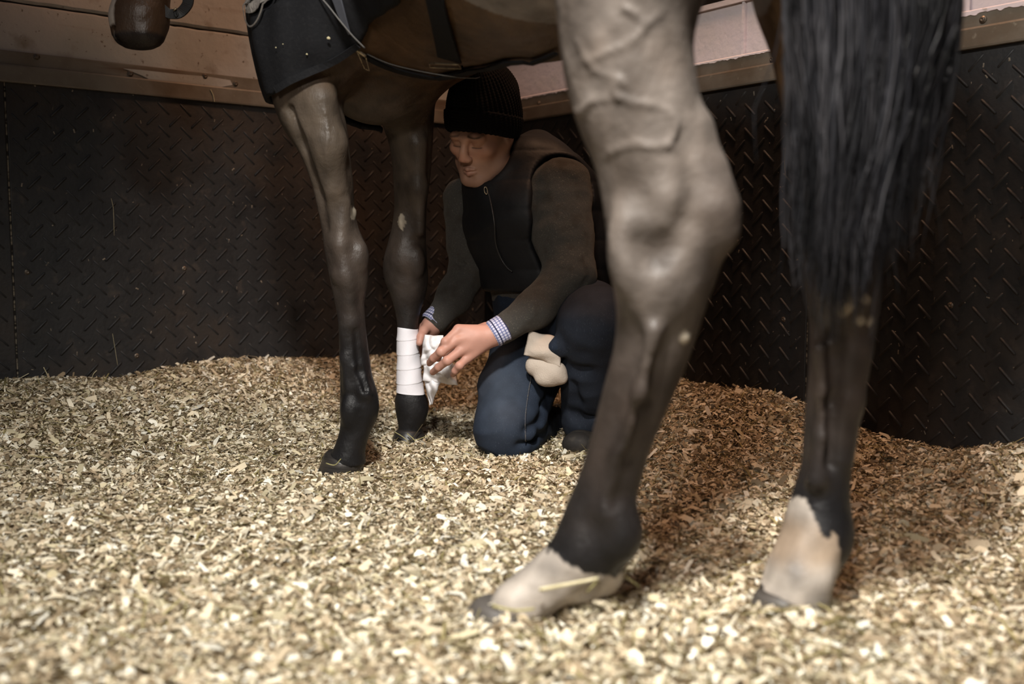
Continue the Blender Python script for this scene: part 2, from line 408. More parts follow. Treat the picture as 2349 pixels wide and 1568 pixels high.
def build_wall(side, label_len, zwall, seam, cuts):
    w = link('wall_' + side, wall_mesh('wall_' + side, side, [(-0.12, label_len, -0.24, -0.062, -0.2, zwall)]), M_mortar)
    tag(w, kind='structure')
    # concrete blocks above the trim
    for s0, s1, z0, z1 in cuts:
        b = link('wall_block', rough_block(s0 + 0.002, s1 - 0.002, z0 + 0.002, z1 - 0.002) if side == 'left' else wall_mesh('wall_block', side, [(s0 + 0.003, s1 - 0.003, -0.062, -0.004 - RNG.random() * 0.004, z0 + 0.004, z1 - 0.004)]), M_block_l if side == 'left' else M_block_r, w)
        if side == 'right': bevel(b, 0.006, 2)
    # rubber panels
    spans = [(0.0, seam - 0.002), (seam + 0.002, label_len)]
    panels = []
    for s0, s1 in spans:
        p = link('rubber_panel', wall_mesh('rubber_panel', side, [(s0, s1, -0.06, 0.0, -0.2, ZMAT)]), M_rubber, w); bevel(p, 0.003, 2); panels.append(p)
    link('seam_filler', wall_mesh('seam_filler', side, [(seam - 0.0019, seam + 0.0019, -0.05, -0.002, 0.0, ZMAT)]), M_dust, w)
    # raised tread bars
    V, F = rot_bar(); bar = pydata('tread_bar', V, F, True); bar.materials.append(M_rubber)
    ax = Matrix(((DIR[side][0], NRM[side][0], 0), (DIR[side][1], NRM[side][1], 0), (0, 0, 1)))
    spots = []
    pitch = 0.0645
    for i in range(int(label_len / pitch) + 1):
        for j in range(-1, 16):
            for kind in (0, 1):
                s = 0.03 + pitch * (i + 0.5 * kind); z = 0.035 + pitch * (j + 0.5 * kind)
                if z > ZMAT - 0.03 or s > label_len - 0.03 or abs(s - seam) < 0.026: continue
                p = WP(side, s, 0.0, z); u = p[0] / p[1] * FPX + 1174.5
                show = 1.0 / p[1] * (1.0 if -40 < u < 2390 else 0.05) * (0.2 if z < (0.12 if side == 'left' else 0.05) else 1)
                spots.append((show, s, z, kind))
    spots.sort(reverse=True)
    rest = []
    for q, (show, s, z, kind) in enumerate(spots):
        ang = math.radians(45) * (1 if kind == 0 else -1)
        R = Matrix.Rotation(ang, 3, 'Y')
        Mx = (ax @ R).to_4x4(); Mx.translation = Vector(WP(side, s, -0.0004 if kind == 0 else (-0.0027 if side == 'left' else -0.0020), z))
        if q < 300:
            par = panels[0] if s < seam else panels[1]
            o = bpy.data.objects.new('tread_bar', bar); COL.objects.link(o); o.parent = par; o.matrix_local = Mx
        else: rest.append(Mx)
    V2, F2 = [], []
    for Mx in rest:
        o = len(V2); V2 += [tuple(Mx @ Vector(v)) for v in V]; F2 += [tuple(i + o for i in f) for f in F]
    if V2: tag(link('tread_pattern', pydata('tread_pattern', V2, F2, True), M_rubber, w), kind='stuff')
    return w, panels

LEN = {'left': 2.75, 'right': 2.95}
seamL = on_wall('left', 26, 530)[0]; seamR = on_wall('right', 1849, 830)[0]
zj = on_wall('left', 480, 67)[1]
sR = on_wall('right', 1704, 60)[0]
BL = 0.62
wallL, panL = build_wall('left', LEN['left'], 2.5, seamL,
    [(0.0, LEN['left'], ZMAT - 0.02, zj)] + [(0.0, LEN['left'], zj + 0.22 * i, zj + 0.22 * (i + 1)) for i in range(6)])
ztop = on_wall('right', 1650, 8)[1]
wallR, panR = build_wall('right', LEN['right'], ztop - 0.004, seamR,
    [(max(0.0, sR + BL * i), min(LEN['right'], sR + BL * (i + 1)), ZMAT - 0.02, ztop) for i in range(-2, 4)])
link('dark_opening_panel', wall_mesh('dark_opening_panel', 'right', [(-0.12, LEN['right'], -0.24, -0.10, ztop - 0.004, 2.5)]), M_dark, wallR)  # black board added in place of the dark opening above the partition
# raised pointing beads between the blocks of the partition
for i in (-1, 0, 1, 2):
    s = sR + BL * i
    if 0 < s < LEN['right']:
        link('joint_bead', wall_mesh('joint_bead', 'right', [(s - 0.0035, s + 0.0035, -0.012, 0.0005, ZMAT, ztop)]), M_block_r, wallR)
link('cap_bead', wall_mesh('cap_bead', 'right', [(0, LEN['right'], -0.03, 0.003, ztop - 0.010, ztop + 0.004)]), M_block_r, wallR)

# steel angle trims
def trim(name, side):
    prof = [(-0.03, ZMAT - 0.004), (0.0125, ZMAT - 0.004), (0.0135, ZMAT), (0.0135, ZMAT + 0.037), (0.0115, ZMAT + 0.041), (0.004, ZMAT + 0.043),
            (0.004, ZMAT + 0.076), (0.002, ZMAT + 0.078), (-0.03, ZMAT + 0.078)]
    V, F = [], []; n = len(prof); ss = np.linspace(0.0, LEN[side], 30)
    for s in ss:
        for a, z in prof: V.append(tuple(WP(side, s, a + 0.0006 * math.sin(9 * s), z + 0.0008 * math.sin(5 * s + 1))))
    for i in range(len(ss) - 1):
        for j in range(n): F.append((i * n + j, i * n + (j + 1) % n, (i + 1) * n + (j + 1) % n, (i + 1) * n + j))
    F += [tuple(range(n)), tuple(range((len(ss) - 1) * n, len(ss) * n))]
    me = pydata(name, V, F); bm = bmesh.new(); bm.from_mesh(me); bmesh.ops.recalc_face_normals(bm, faces=bm.faces); bm.to_mesh(me); bm.free()
    return tag(link(name, me, M_steel), kind='structure')
trimL = trim('trim_1', 'left'); trimR = trim('trim_2', 'right')
def bolt_mesh(r, h):
    V, F = [], []; n = 14
    for rr, y in ((1.0, 0), (1.0, 0.25), (0.93, 0.45), (0.62, 0.5), (0.55, 1.0), (0.48, 1.1), (0.2, 1.1), (0.16, 0.85)):
        for i in range(n): V.append((rr * r * math.cos(2 * math.pi * i / n), y * h, rr * r * math.sin(2 * math.pi * i / n)))
    for k in range(7):
        for i in range(n): F.append((k * n + i, (k + 1) * n + i, (k + 1) * n + (i + 1) % n, k * n + (i + 1) % n))
    F.append(tuple(7 * n + i for i in range(n))[::-1])
    me = pydata('bolt', V, F, True); me.materials.append(M_bolt); return me
BOLT = bolt_mesh(0.0085, 0.006); SCREW = bolt_mesh(0.0075, 0.003)
def put_bolt(name, me, side, px, py, n, parent):
    s, z = on_wall(side, px, py, n)
    o = bpy.data.objects.new(name, me); COL.objects.link(o); o.parent = parent
    Mx = Matrix(((DIR[side][0], NRM[side][0], 0), (DIR[side][1], NRM[side][1], 0), (0, 0, 1))).to_4x4(); Mx.translation = Vector(WP(side, s, n - 0.001, z)); o.matrix_local = Mx
for px, py in ((84, 130), (299, 169), (470, 175), (540, 192)): put_bolt('bolt', BOLT, 'left', px, py, 0.0045, trimL)
for px, py in ((1772, 137), (1236, 237), (2255, 45)): put_bolt('bolt', BOLT, 'right', px, py, 0.0045, trimR)
for px, py in ((63, 624), (423, 616), (314, 816)): put_bolt('screw', SCREW, 'left', px, py, 0.0, panL[0])
for px, py in ((1797, 732), (1692, 555), (2180, 700)): put_bolt('screw', SCREW, 'right', px, py, 0.0, panR[0] if px < 1849 else panR[1])
# pale flaked paint spread over the upper leg of the steel trim
def smear(side, pts, parent, name='paint_smear', mat=None):
    V = [tuple(WP(side, *on_wall(side, x, y, 0.0052)[:1], 0.0052, on_wall(side, x, y, 0.0052)[1])) for x, y in pts]
    V2 = [tuple(np.array(v) + np.array([*NRM[side], 0]) * 0.0009) for v in V]; n = len(V)
    F = [tuple(range(n, 2 * n)), tuple(range(n))[::-1]] + [(i, (i + 1) % n, n + (i + 1) % n, n + i) for i in range(n)]
    me = pydata(name, V + V2, F); bm = bmesh.new(); bm.from_mesh(me); bmesh.ops.recalc_face_normals(bm, faces=bm.faces); bm.to_mesh(me); bm.free()
    link(name, me, mat or M_block_l, parent)
smear('left', [(282, 157), (330, 161), (400, 169), (480, 176), (528, 184), (533, 195), (505, 200), (450, 197), (390, 191), (352, 187), (325, 173), (300, 163)], trimL)
def paint_edge():
    """ragged lower edge of the wall paint where it runs over the top of the steel trim"""
    ss = np.linspace(0.02, LEN['right'] - 0.02, 700); Q = np.stack([ss, 0 * ss, 0 * ss], -1)
    d = 0.003 + 0.013 * np.maximum(fbm(Q + 2.3, 9, 2) + 0.10, 0) + 0.005 * np.maximum(vnoise(Q, 70), 0) + 0.0015 * vnoise(Q, 240)
    V, F = [], []
    for s_, q in zip(ss, d):
        V += [tuple(WP('right', s_, 0.001, ZTRIM + 0.002)), tuple(WP('right', s_, 0.0058, ZTRIM - 0.001)), tuple(WP('right', s_, 0.0058, ZTRIM - 0.002 - max(q, 0.001))), tuple(WP('right', s_, 0.003, ZTRIM - 0.0025 - max(q, 0.001)))]
    for i_ in range(len(ss) - 1):
        for j in range(4): F.append((i_ * 4 + j, i_ * 4 + (j + 1) % 4, (i_ + 1) * 4 + (j + 1) % 4, (i_ + 1) * 4 + j))
    me = pydata('paint_smear', V, F); bm = bmesh.new(); bm.from_mesh(me); bmesh.ops.recalc_face_normals(bm, faces=bm.faces); bm.to_mesh(me); bm.free()
    link('paint_smear', me, M_block_r, trimR)
paint_edge()

# ------------------------------------------------------------------ bedding: floor surface and shavings
def prof_heights(side, pts):
    q = sorted((float(on_wall(side, x, y)[0]), float(on_wall(side, x, y)[1])) for x, y in pts)
    return np.array([a for a, b in q]), np.array([b for a, b in q])
PL = prof_heights('left', [(0, 875), (130, 868), (250, 873), (330, 858), (390, 843), (500, 828), (600, 825), (780, 826), (900, 815), (1000, 808), (1100, 804)])
PR = prof_heights('right', [(1130, 806), (1300, 835), (1480, 850), (1560, 868), (1600, 883), (1700, 896), (1760, 899), (1850, 930), (1970, 985), (2050, 1012), (2200, 1038), (2270, 1028), (2349, 1022)])
LUMPS = []    # (x, y, radius, height) filled below: bedding pushed up around feet and knees
def ground(x, y):
    x = np.asarray(x, float); y = np.asarray(y, float); sh = x.shape; x = x.ravel(); y = y.ravel()
    P = np.stack([x, y], -1) - CORNER
    sl = P @ DIR['left']; nl = P @ NRM['left']; sr = P @ DIR['right']; nr = P @ NRM['right']
    P3 = np.stack([x, y, 0 * x], -1)
    z = 0.011 * fbm(P3, 3.2, 3) + 0.006 * fbm(P3, 11, 2)
    bl = np.interp(sl, PL[0], PL[1]); br = np.interp(sr, PR[0], PR[1])
    wl = np.exp(-(np.maximum(nl, 0) / 0.36) ** 2); wr = np.exp(-(np.maximum(nr, 0) / 0.34) ** 2)
    z = z * (1 - np.maximum(wl, wr) * 0.8) + np.maximum(bl * wl, br * wr)
    for cx, cy, r, hh in LUMPS: z += hh * np.exp(-((x - cx) ** 2 + (y - cy) ** 2) / r ** 2)
    return z.reshape(sh)
def lump(px, py, Y, r, h):
    p = PX(px, py, Y); LUMPS.append((p[0], p[1], r, h))
lump(1150, 1430, 1.27, 0.05, 0.022); lump(1830, 1425, 1.25, 0.08, 0.030); lump(1385, 1375, 1.30, 0.05, 0.022)
lump(800, 1090, 2.12, 0.07, 0.008); lump(945, 1015, 2.50, 0.06, 0.006); lump(1165, 1045, 2.34, 0.09, 0.006); lump(1300, 1010, 2.62, 0.08, 0.01)

def inside(x, y, m=0.0):
    P = np.stack([x, y], -1) - CORNER
    return ((P @ NRM['left']) > m) & ((P @ NRM['right']) > m)
M_floor = material('packed_shavings', (0.36, 0.27, 0.17), 0.9, 0.15,
    var=[(90, (0.42, 0.33, 0.21), 0.45, 0.6, 3), (160, (0.14, 0.10, 0.06), 0.54, 0.64, 2), (220, (0.5, 0.42, 0.29), 0.6, 0.68, 1)], bump=[('voronoi', 120, 0.8, 0.008)])
gx = np.linspace(-2.3, 2.3, 210); gy = np.linspace(-0.4, 3.75, 190)
GX, GY = np.meshgrid(gx, gy, indexing='ij'); GZ = ground(GX, GY) - 0.003
i = np.arange(len(gx) - 1)[:, None] * len(gy) + np.arange(len(gy) - 1)[None, :]; i = i.ravel()
Fq = np.stack([i, i + len(gy), i + len(gy) + 1, i + 1], 1); Vq = np.stack([GX.ravel(), GY.ravel(), GZ.ravel()], -1)
ok = inside(Vq[:, 0], Vq[:, 1], -0.04); Fq = Fq[ok[Fq].all(1)]
used = np.unique(Fq); mp = np.full(len(Vq), -1); mp[used] = np.arange(len(used))
floor_o = tag(link('floor', np_mesh('floor', Vq[used], mp[Fq]), M_floor), kind='structure')

M_shav = material('wood_shavings', attr=True, rough=0.75, spec=0.25, bump=[('noise', (400, 60, 200), 0.3, 0.001)])
def scatter(n, ylo, yhi):
    n = int(n * 1.3); x = RNG.uniform(-2.25, 2.25, n); y = RNG.uniform(ylo, yhi, n)
    m = inside(x, y, 0.004) & (np.abs(x) < 0.56 * y + 0.85)
    return x[m], y[m]
def flakes(n, ylo, yhi, length, width, curl, tilt, pal, prob, lift_, jit=0.25):
    x, y = scatter(n, ylo, yhi); N = len(x)
    e = 0.01
    gxn = -(ground(x + e, y) - ground(x - e, y)) / (2 * e); gyn = -(ground(x, y + e) - ground(x, y - e)) / (2 * e)
    nrm = np.stack([gxn, gyn, np.ones(N)], -1) + RNG.normal(0, 1, (N, 3)) * tilt
    nrm /= np.linalg.norm(nrm, axis=1, keepdims=True); nrm[:, 2] = np.abs(nrm[:, 2])
    a = RNG.uniform(0, 2 * math.pi, N); t = np.stack([np.cos(a), np.sin(a), np.zeros(N)], -1)
    t -= nrm * (t * nrm).sum(1, keepdims=True); t /= np.linalg.norm(t, axis=1, keepdims=True); b = np.cross(nrm, t)
    L = np.exp(RNG.normal(math.log(length), 0.42, N)).clip(length * .35, length * 2.6)[:, None] / 2; W = np.exp(RNG.normal(math.log(width), 0.4, N)).clip(width * .3, width * 2.4)[:, None] / 2
    C = np.stack([x, y, ground(x, y) + RNG.uniform(0.0, lift_, N) + 0.35 * np.abs(t[:, 2]) * L[:, 0]], -1)
    h = curl * L * RNG.uniform(-0.3, 1.0, (N, 1)); sk = RNG.normal(0, 0.3, (N, 1)) * W
    w1 = W * RNG.uniform(0.35, 1.0, (N, 1)); w2 = W * RNG.uniform(0.35, 1.0, (N, 1))
    V = np.stack([C - t * L - b * w1 - nrm * h, C - t * L + b * w1 - nrm * h, C - b * (W + sk) + nrm * h * .6, C + b * (W - sk) + nrm * h * .6, C + t * L - b * w2 - nrm * h, C + t * L + b * w2 - nrm * h], 1)
    base = np.arange(N)[:, None] * 6
    F = np.concatenate([base + np.array([0, 2, 3, 1]), base + np.array([2, 4, 5, 3])], 0)
    pal = np.asarray(pal); c = pal[RNG.choice(len(pal), N, p=np.asarray(prob) / np.sum(prob))] * RNG.uniform(1 - jit, 1 + jit, (N, 1))
    return V.reshape(-1, 3), F, np.repeat(c, 6, 0)
PAL = [(0.62, 0.53, 0.38), (0.72, 0.65, 0.50), (0.48, 0.385, 0.26), (0.34, 0.26, 0.165), (0.22, 0.165, 0.10), (0.54, 0.47, 0.31), (0.84, 0.80, 0.68)]
parts = [flakes(200000, 0.75, 3.7, 0.0120, 0.0056, 0.38, 0.52, PAL, [5, 4, 4, 3.5, 2.6, 3, 1.4], 0.008),
         flakes(90000, 0.75, 3.2, 0.0090, 0.0024, 0.3, 0.6, PAL, [5, 4, 4, 3, 2, 3, 2], 0.007),
         flakes(12000, 0.75, 3.6, 0.022, 0.0105, 0.40, 0.45, PAL, [5, 5, 2, 1, 1, 3, 3], 0.009),
         flakes(30000, 0.75, 3.7, 0.036, 0.0019, 0.15, 0.22, [(0.20, 0.165, 0.07), (0.13, 0.105, 0.045), (0.30, 0.25, 0.11), (0.08, 0.06, 0.03)], [3, 3, 2, 2], 0.010)]
V = np.concatenate([p[0] for p in parts]); Cc = np.concatenate([p[2] for p in parts]); o = 0; F = []
for p in parts: F.append(p[1] + o); o += len(p[0])
shav = link('wood_shavings', np_mesh('wood_shavings', V, np.concatenate(F), smooth=False, colors=Cc), M_shav)
tag(shav, 'loose pale wood shavings with hay bits bedding the stall floor', 'bedding', kind='stuff')
# ------------------------------------------------------------------ the horse
HF = Field()
HIP = np.array([0.34, 1.36, 1.13]); CHEST = np.array([-0.29, 2.36, 1.13])
AX = unit((CHEST - HIP) * [1, 1, 0]); LAT = np.array([-AX[1], AX[0], 0.0])     # LAT points to the horse's left
def tpos(t, l=0.0, z=1.13):                                                    # t: 0 hip .. 1.18 chest, l: to its left
    return np.array([*(HIP[:2] + AX[:2] * t + LAT[:2] * l), z])
# trunk
HF.ecap(tpos(0.10, 0, 1.18), tpos(0.55, 0, 1.140), (0.235, 0.25), (0.285, 0.285), LAT, 0.05)
HF.ecap(tpos(0.55, 0, 1.140), tpos(1.12, 0, 1.132), (0.285, 0.285), (0.215, 0.265), LAT, 0.06)
HF.ell(tpos(1.23, 0.0, 1.02), (0.16, 0.20, 0.225), [AX, LAT, [0, 0, 1]], 0.08)       # breast
HF.ell(tpos(1.08, 0.17, 1.14), (0.19, 0.09, 0.28), [AX, LAT, [0, 0, 1]], 0.08)      # shoulders
HF.ell(tpos(1.10, -0.17, 1.17), (0.17, 0.09, 0.25), [AX, LAT, [0, 0, 1]], 0.08)
HF.ell(tpos(0.0, 0, 1.22), (0.24, 0.25, 0.23), [AX, LAT, [0, 0, 1]], 0.08)          # croup
HF.ell(tpos(0.95, 0, 1.38), (0.3, 0.09, 0.10), [AX, LAT, [0, 0, 1]], 0.10)          # withers
HF.ell(PX(690, -45, 2.26), (0.10, 0.15, 0.24), None, 0.06)                         # point of the left shoulder
HF.ecap([0.175, 1.275, 1.03], [0.27, 1.40, 1.22], (0.165, 0.135), (0.20, 0.17), AX, 0.10)      # thighs
HF.ecap([0.43, 1.36, 1.03], [0.42, 1.34, 1.22], (0.16, 0.13), (0.20, 0.15), AX, 0.10)
# neck and head, lowered and bent to its left
NECK = [tpos(1.15, 0, 1.26), np.array([-0.56, 2.56, 1.45]), np.array([-0.72, 2.47, 1.60])]
HF.ecap(NECK[0], NECK[1], (0.14, 0.24), (0.095, 0.165), LAT, 0.10)
HF.ecap(NECK[1], NECK[2], (0.095, 0.165), (0.075, 0.13), LAT, 0.06)
POLL = np.array([-0.765, 2.42, 1.62]); MUZ = PX(318, 52, 2.34)
HD = unit(MUZ - POLL); HS = unit(np.cross(HD, [0.25, 1, 0])); HT = np.cross(HD, HS)
HF.ecap(POLL, POLL + HD * 0.24, (0.11, 0.085), (0.115, 0.08), HS, 0.05)
HF.ecap(POLL + HD * 0.2, POLL + HD * 0.59, (0.105, 0.075), (0.056, 0.050), HS, 0.05)
HF.ell(MUZ + HD * 0.002 - HS * 0.0, (0.058, 0.054, 0.052), [HS, HT, HD], 0.05)
HF.ell(PX(298, 82, 2.325), (0.036, 0.042, 0.026), None, 0.02); HF.ell(PX(336, 84, 2.325), (0.034, 0.042, 0.024), None, 0.02)
HF.cone(PX(268, 70, 2.305), PX(272, 92, 2.31), 0.010, 0.006, 0.010, 's')             # nostril
for q in (-1, 1):
    HF.cone(POLL + HT * 0.055 * q - HD * 0.04 + HS * 0.02, POLL + HT * 0.075 * q - HD * 0.20 + HS * 0.02, 0.035, 0.008, 0.02)  # ears
    HF.ell(POLL + HD * 0.17 + HT * 0.075 * q - HS * 0.03, (0.028, 0.02, 0.022), [HS, HT, HD], 0.02)                         # brow over the eye

def leg_rows(rows, k=0.02, dk=None):
    """rows: (row, left edge, right edge, depth, half depth)"""
    r = np.array(rows, float); c = PX((r[:, 1] + r[:, 2]) / 2, r[:, 0], r[:, 3]); a = (r[:, 2] - r[:, 1]) / 2 * mm(r[:, 3])
    HF.zloft(c[:, 2], c[:, 0], c[:, 1], a, r[:, 4], k)
# left fore
YL = 2.20
leg_rows([(60, 600, 850, 2.18, .12), (130, 606, 815, 2.18, .11), (222, 626, 782, YL, .095), (294, 652, 794, YL, .086), (354, 690, 801, YL, .074), (420, 716, 809, YL, .060), (480, 730, 813, YL, .050), (520, 738, 821, YL, .047),
          (564, 744, 839, YL, .049), (612, 752, 846, YL, .050), (652, 760, 843, YL, .047), (690, 768, 836, YL, .039), (730, 775, 837, YL, .034), (800, 778, 845, YL, .031),
          (864, 780, 855, YL, .032), (906, 780, 867, YL, .036), (932, 779, 870, YL, .038), (962, 781, 864, YL, .036), (990, 778, 851, YL, .034), (1020, 768, 841, YL, .036), (1045, 756, 838, YL, .040), (1062, 750, 840, YL, .042)], 0.05)
# right fore
YR = 2.575
leg_rows([(120, 815, 1010, 2.5, .12), (216, 850, 998, 2.53, .11), (280, 876, 994, 2.55, .095), (342, 896, 991, YR, .08), (420, 903, 985, YR, .062), (470, 905, 979, YR, .053), (516, 900, 977, YR, .049), (564, 888, 977, YR, .05), (596, 880, 979, YR, .052),
          (640, 882, 982, YR, .05), (675, 895, 977, YR, .043), (705, 904, 967, YR, .036), (735, 910, 960, YR, .032), (800, 913, 960, YR, .030), (860, 913, 966, YR, .031), (898, 911, 973, YR, .034),
          (912, 906, 980, YR, .037), (932, 906, 984, YR, .039), (962, 911, 977, YR, .036), (982, 914, 968, YR, .034), (1000, 909, 974, YR, .040)], 0.05)
# left hind
def YH(py): return float(np.interp(py, [0, 560, 1290], [1.27, 1.26, 1.31]))
LH = [(-260, 1330, 1640, .12), (-90, 1275, 1645, .125), (0, 1279, 1611, .115), (48, 1282, 1595, .105), (111, 1289, 1585, .098), (170, 1297, 1591, .094), (242, 1313, 1604, .088), (300, 1333, 1613, .083), (383, 1366, 1630, .074), (451, 1381, 1653, .066),
      (500, 1388, 1665, .061), (548, 1393, 1666, .058), (606, 1397, 1653, .056), (664, 1408, 1633, .054), (727, 1414, 1611, .051), (790, 1409, 1591, .047), (842, 1397, 1572, .044), (889, 1384, 1553, .041), (950, 1369, 1527, .038), (1035, 1345, 1492, .036),
      (1115, 1317, 1468, .037), (1176, 1291, 1449, .041), (1230, 1276, 1433, .045), (1270, 1272, 1426, .045), (1296, 1272, 1421, .042), (1322, 1290, 1415, .034), (1345, 1330, 1405, .022)]
leg_rows([(a, b, c, YH(a), d) for a, b, c, d in LH], 0.05)
# pastern of the left hind, running forward to the hoof
HF.chain([PX(1345, 1275, 1.30), PX(1275, 1322, 1.30), PX(1215, 1368, 1.295), PX(1180, 1394, 1.29)], [0.042, 0.032, 0.029, 0.034], 0.025)
HF.cone(PX(1392, 1318, 1.31), PX(1340, 1345, 1.31), 0.020, 0.022, 0.02)
# hollow between the tendon and the gaskin, ridges of the hock
HF.chain([PX(1588, 230, 1.165), PX(1592, 330, 1.175), PX(1585, 420, 1.185), PX(1560, 500, 1.195)], [0.004, 0.007, 0.007, 0.002], 0.034, 's')
HF.chain([PX(1606, 300, 1.235), PX(1626, 400, 1.23), PX(1645, 480, 1.225), PX(1652, 530, 1.23)], [0.014, 0.015, 0.018, 0.018], 0.035)
HF.chain([PX(1543, 395, 1.210), PX(1532, 450, 1.210), PX(1520, 500, 1.212)], [0.007, 0.009, 0.008], 0.03)
HF.ell(PX(1500, 640, 1.226), (0.036, 0.02, 0.045), None, 0.04); HF.ell(PX(1440, 560, 1.22), (0.022, 0.02, 0.05), None, 0.025)
HF.chain([PX(1470, 560, 1.195), PX(1500, 585, 1.195), PX(1535, 560, 1.196)], [0.001, 0.003, 0.001], 0.035, 's')
HF.chain([PX(1500, 760, 1.21), PX(1475, 900, 1.225), PX(1430, 1050, 1.25), PX(1390, 1170, 1.26)], [0.009, 0.010, 0.010, 0.012], 0.02)
HF.chain([PX(1520, 820, 1.215), PX(1490, 940, 1.228), PX(1450, 1060, 1.243), PX(1415, 1150, 1.25)], [0.003, 0.005, 0.005, 0.003], 0.024, 's')
HF.ell(PX(1425, 1225, 1.275), (0.028, 0.03, 0.035), None, 0.03)
# right hind, seen from behind
YQ = 1.34
leg_rows([(-240, 1740, 2020, 1.36, .12), (-80, 1728, 2040, 1.36, .14), (0, 1745, 2030, 1.36, .14), (100, 1778, 2010, 1.36, .12), (200, 1798, 2000, 1.36, .105), (320, 1822, 1990, 1.36, .09), (430, 1836, 1992, 1.355, .075), (520, 1842, 2002, 1.35, .066), (600, 1846, 2012, YQ, .062), (660, 1852, 2014, YQ, .06),
          (710, 1858, 2010, YQ, .057), (761, 1861, 2003, YQ, .052), (814, 1860, 1994, YQ, .048), (868, 1857, 1983, YQ, .044), (922, 1851, 1972, YQ, .041), (997, 1845, 1961, YQ, .038), (1072, 1838, 1951, YQ, .038), (1130, 1820, 1948, YQ, .041),
          (1179, 1806, 1953, YQ, .045), (1216, 1802, 1954, YQ, .046), (1245, 1803, 1950, YQ, .043), (1281, 1798, 1935, YQ, .036), (1310, 1800, 1908, YQ, .032)], 0.05)
HF.chain([PX(1872, 1235, 1.33), PX(1846, 1285, 1.315), PX(1828, 1335, 1.30), PX(1822, 1362, 1.30)], [0.040, 0.037, 0.038, 0.044], 0.025)
HF.chain([PX(1880, 800, 1.295), PX(1895, 900, 1.30), PX(1890, 1000, 1.303), PX(1872, 1100, 1.303)], [0.010, 0.010, 0.010, 0.012], 0.018)
HF.chain([PX(1918, 820, 1.29), PX(1915, 920, 1.295), PX(1905, 1060, 1.30)], [0.008, 0.008, 0.006], 0.016, 's')
HF.chain([PX(1968, 800, 1.31), PX(1950, 920, 1.312), PX(1932, 1050, 1.314)], [0.012, 0.012, 0.01], 0.02)
HF.ell(PX(1925, 640, 1.29), (0.03, 0.022, 0.045), None, 0.03)
# relief of the fore legs: muscles, carpus bones, tendons, fetlock
HF.chain([PX(738, 230, 2.118), PX(757, 330, 2.128), PX(768, 430, 2.15)], [0.030, 0.026, 0.014], 0.04)
HF.chain([PX(672, 250, 2.13), PX(697, 330, 2.14), PX(728, 440, 2.157), PX(742, 520, 2.165)], [0.003, 0.006, 0.005, 0.003], 0.028, 's')
HF.chain([PX(790, 470, 2.162), PX(780, 560, 2.16), PX(795, 640, 2.158)], [0.012, 0.013, 0.012], 0.02)
HF.ell(PX(828, 585, 2.175), (0.014, 0.018, 0.028), None, 0.02); HF.ell(PX(785, 632, 2.158), (0.022, 0.012, 0.016), None, 0.015)
HF.chain([PX(800, 660, 2.163), PX(806, 740, 2.172), PX(815, 840, 2.172), PX(836, 900, 2.172)], [0.012, 0.009, 0.010, 0.014], 0.016)
HF.chain([PX(815, 760, 2.166), PX(824, 850, 2.166), PX(838, 895, 2.166)], [0.003, 0.0035, 0.002], 0.014, 's')
HF.chain([PX(789, 730, 2.172), PX(793, 820, 2.172), PX(800, 890, 2.17)], [0.010, 0.009, 0.008], 0.016)
HF.ell(PX(800, 945, 2.168), (0.016, 0.012, 0.03), None, 0.02)
HF.ell(PX(925, 590, 2.535), (0.022, 0.018, 0.03), None, 0.025); HF.ell(PX(957, 600, 2.53), (0.018, 0.016, 0.036), None, 0.025)
HF.chain([PX(960, 330, 2.50), PX(962, 430, 2.52), PX(965, 530, 2.53)], [0.016, 0.012, 0.008], 0.03)
# veins lie on the skin: found on the surface, then raised
def vein(pts, r, k=0.005):
    n = 14; q = smooth_path(pts, n); P, N = HF.hit(q[:, 0], q[:, 1]); ok_ = ~np.isnan(P[:, 0]); r *= 0.78; P = P[ok_] - N[ok_] * r * 0.70
    HF.chain(list(P), [r * (0.55 if i_ in (0, len(P) - 1) else 1) for i_ in range(len(P))], k)
for pts, r in (([(1352, 232), (1371, 228), (1420, 225), (1454, 236), (1493, 240), (1524, 252), (1548, 272)], .0042), ([(1386, 359), (1425, 339), (1463, 331), (1493, 338), (1531, 333), (1551, 345)], .0044),
               ([(1330, 146), (1371, 130), (1405, 117), (1454, 92), (1484, 58), (1530, 22)], .0040), ([(1318, 85), (1332, 112), (1350, 145), (1372, 165), (1420, 182), (1440, 205)], .0034),
               ([(1420, 182), (1410, 205), (1420, 225)], .003), ([(1300, 245), (1330, 258), (1352, 232)], .0032), ([(1548, 272), (1550, 300), (1531, 333)], .0032), ([(1425, 15), (1455, 30), (1484, 58)], .003),
               ([(745, 250), (752, 300), (748, 350), (756, 400)], .0028)): vein(pts, r)
for p_, r_ in (((921, 508), (0.008, 0.006, 0.018)), ((812, 488), (0.006, 0.006, 0.012)), ((1943, 690), (0.009, 0.007, 0.018)), ((1572, 775), (0.006, 0.005, 0.006))):
    P, N = HF.hit(*p_); HF.ell(P[0], r_, None, 0.004)

# mesh in blocks: fine for the legs in view, coarser for the trunk
blocks = [HF.mesh(0.0042, (-0.14, 0.9, -0.06), (0.80, 1.72, 0.925)), HF.mesh(0.0042, (-0.72, 1.99, -0.06), (-0.10, 2.80, 0.925)),
          HF.mesh(0.009, (-2, 0, 0.915), (2, 4, 2.2)), HF.mesh(0.009, (-2, 1.71, 0.4), (2, 2.0, 0.925)), HF.mesh(0.009, (-0.101, 1.99, 0.4), (0.6, 2.8, 0.925)), HF.mesh(0.009, (-2, 1.99, 0.4), (-0.719, 2.8, 0.925))]
HV, HQ = merge(*[b for b in blocks if len(b[0])])

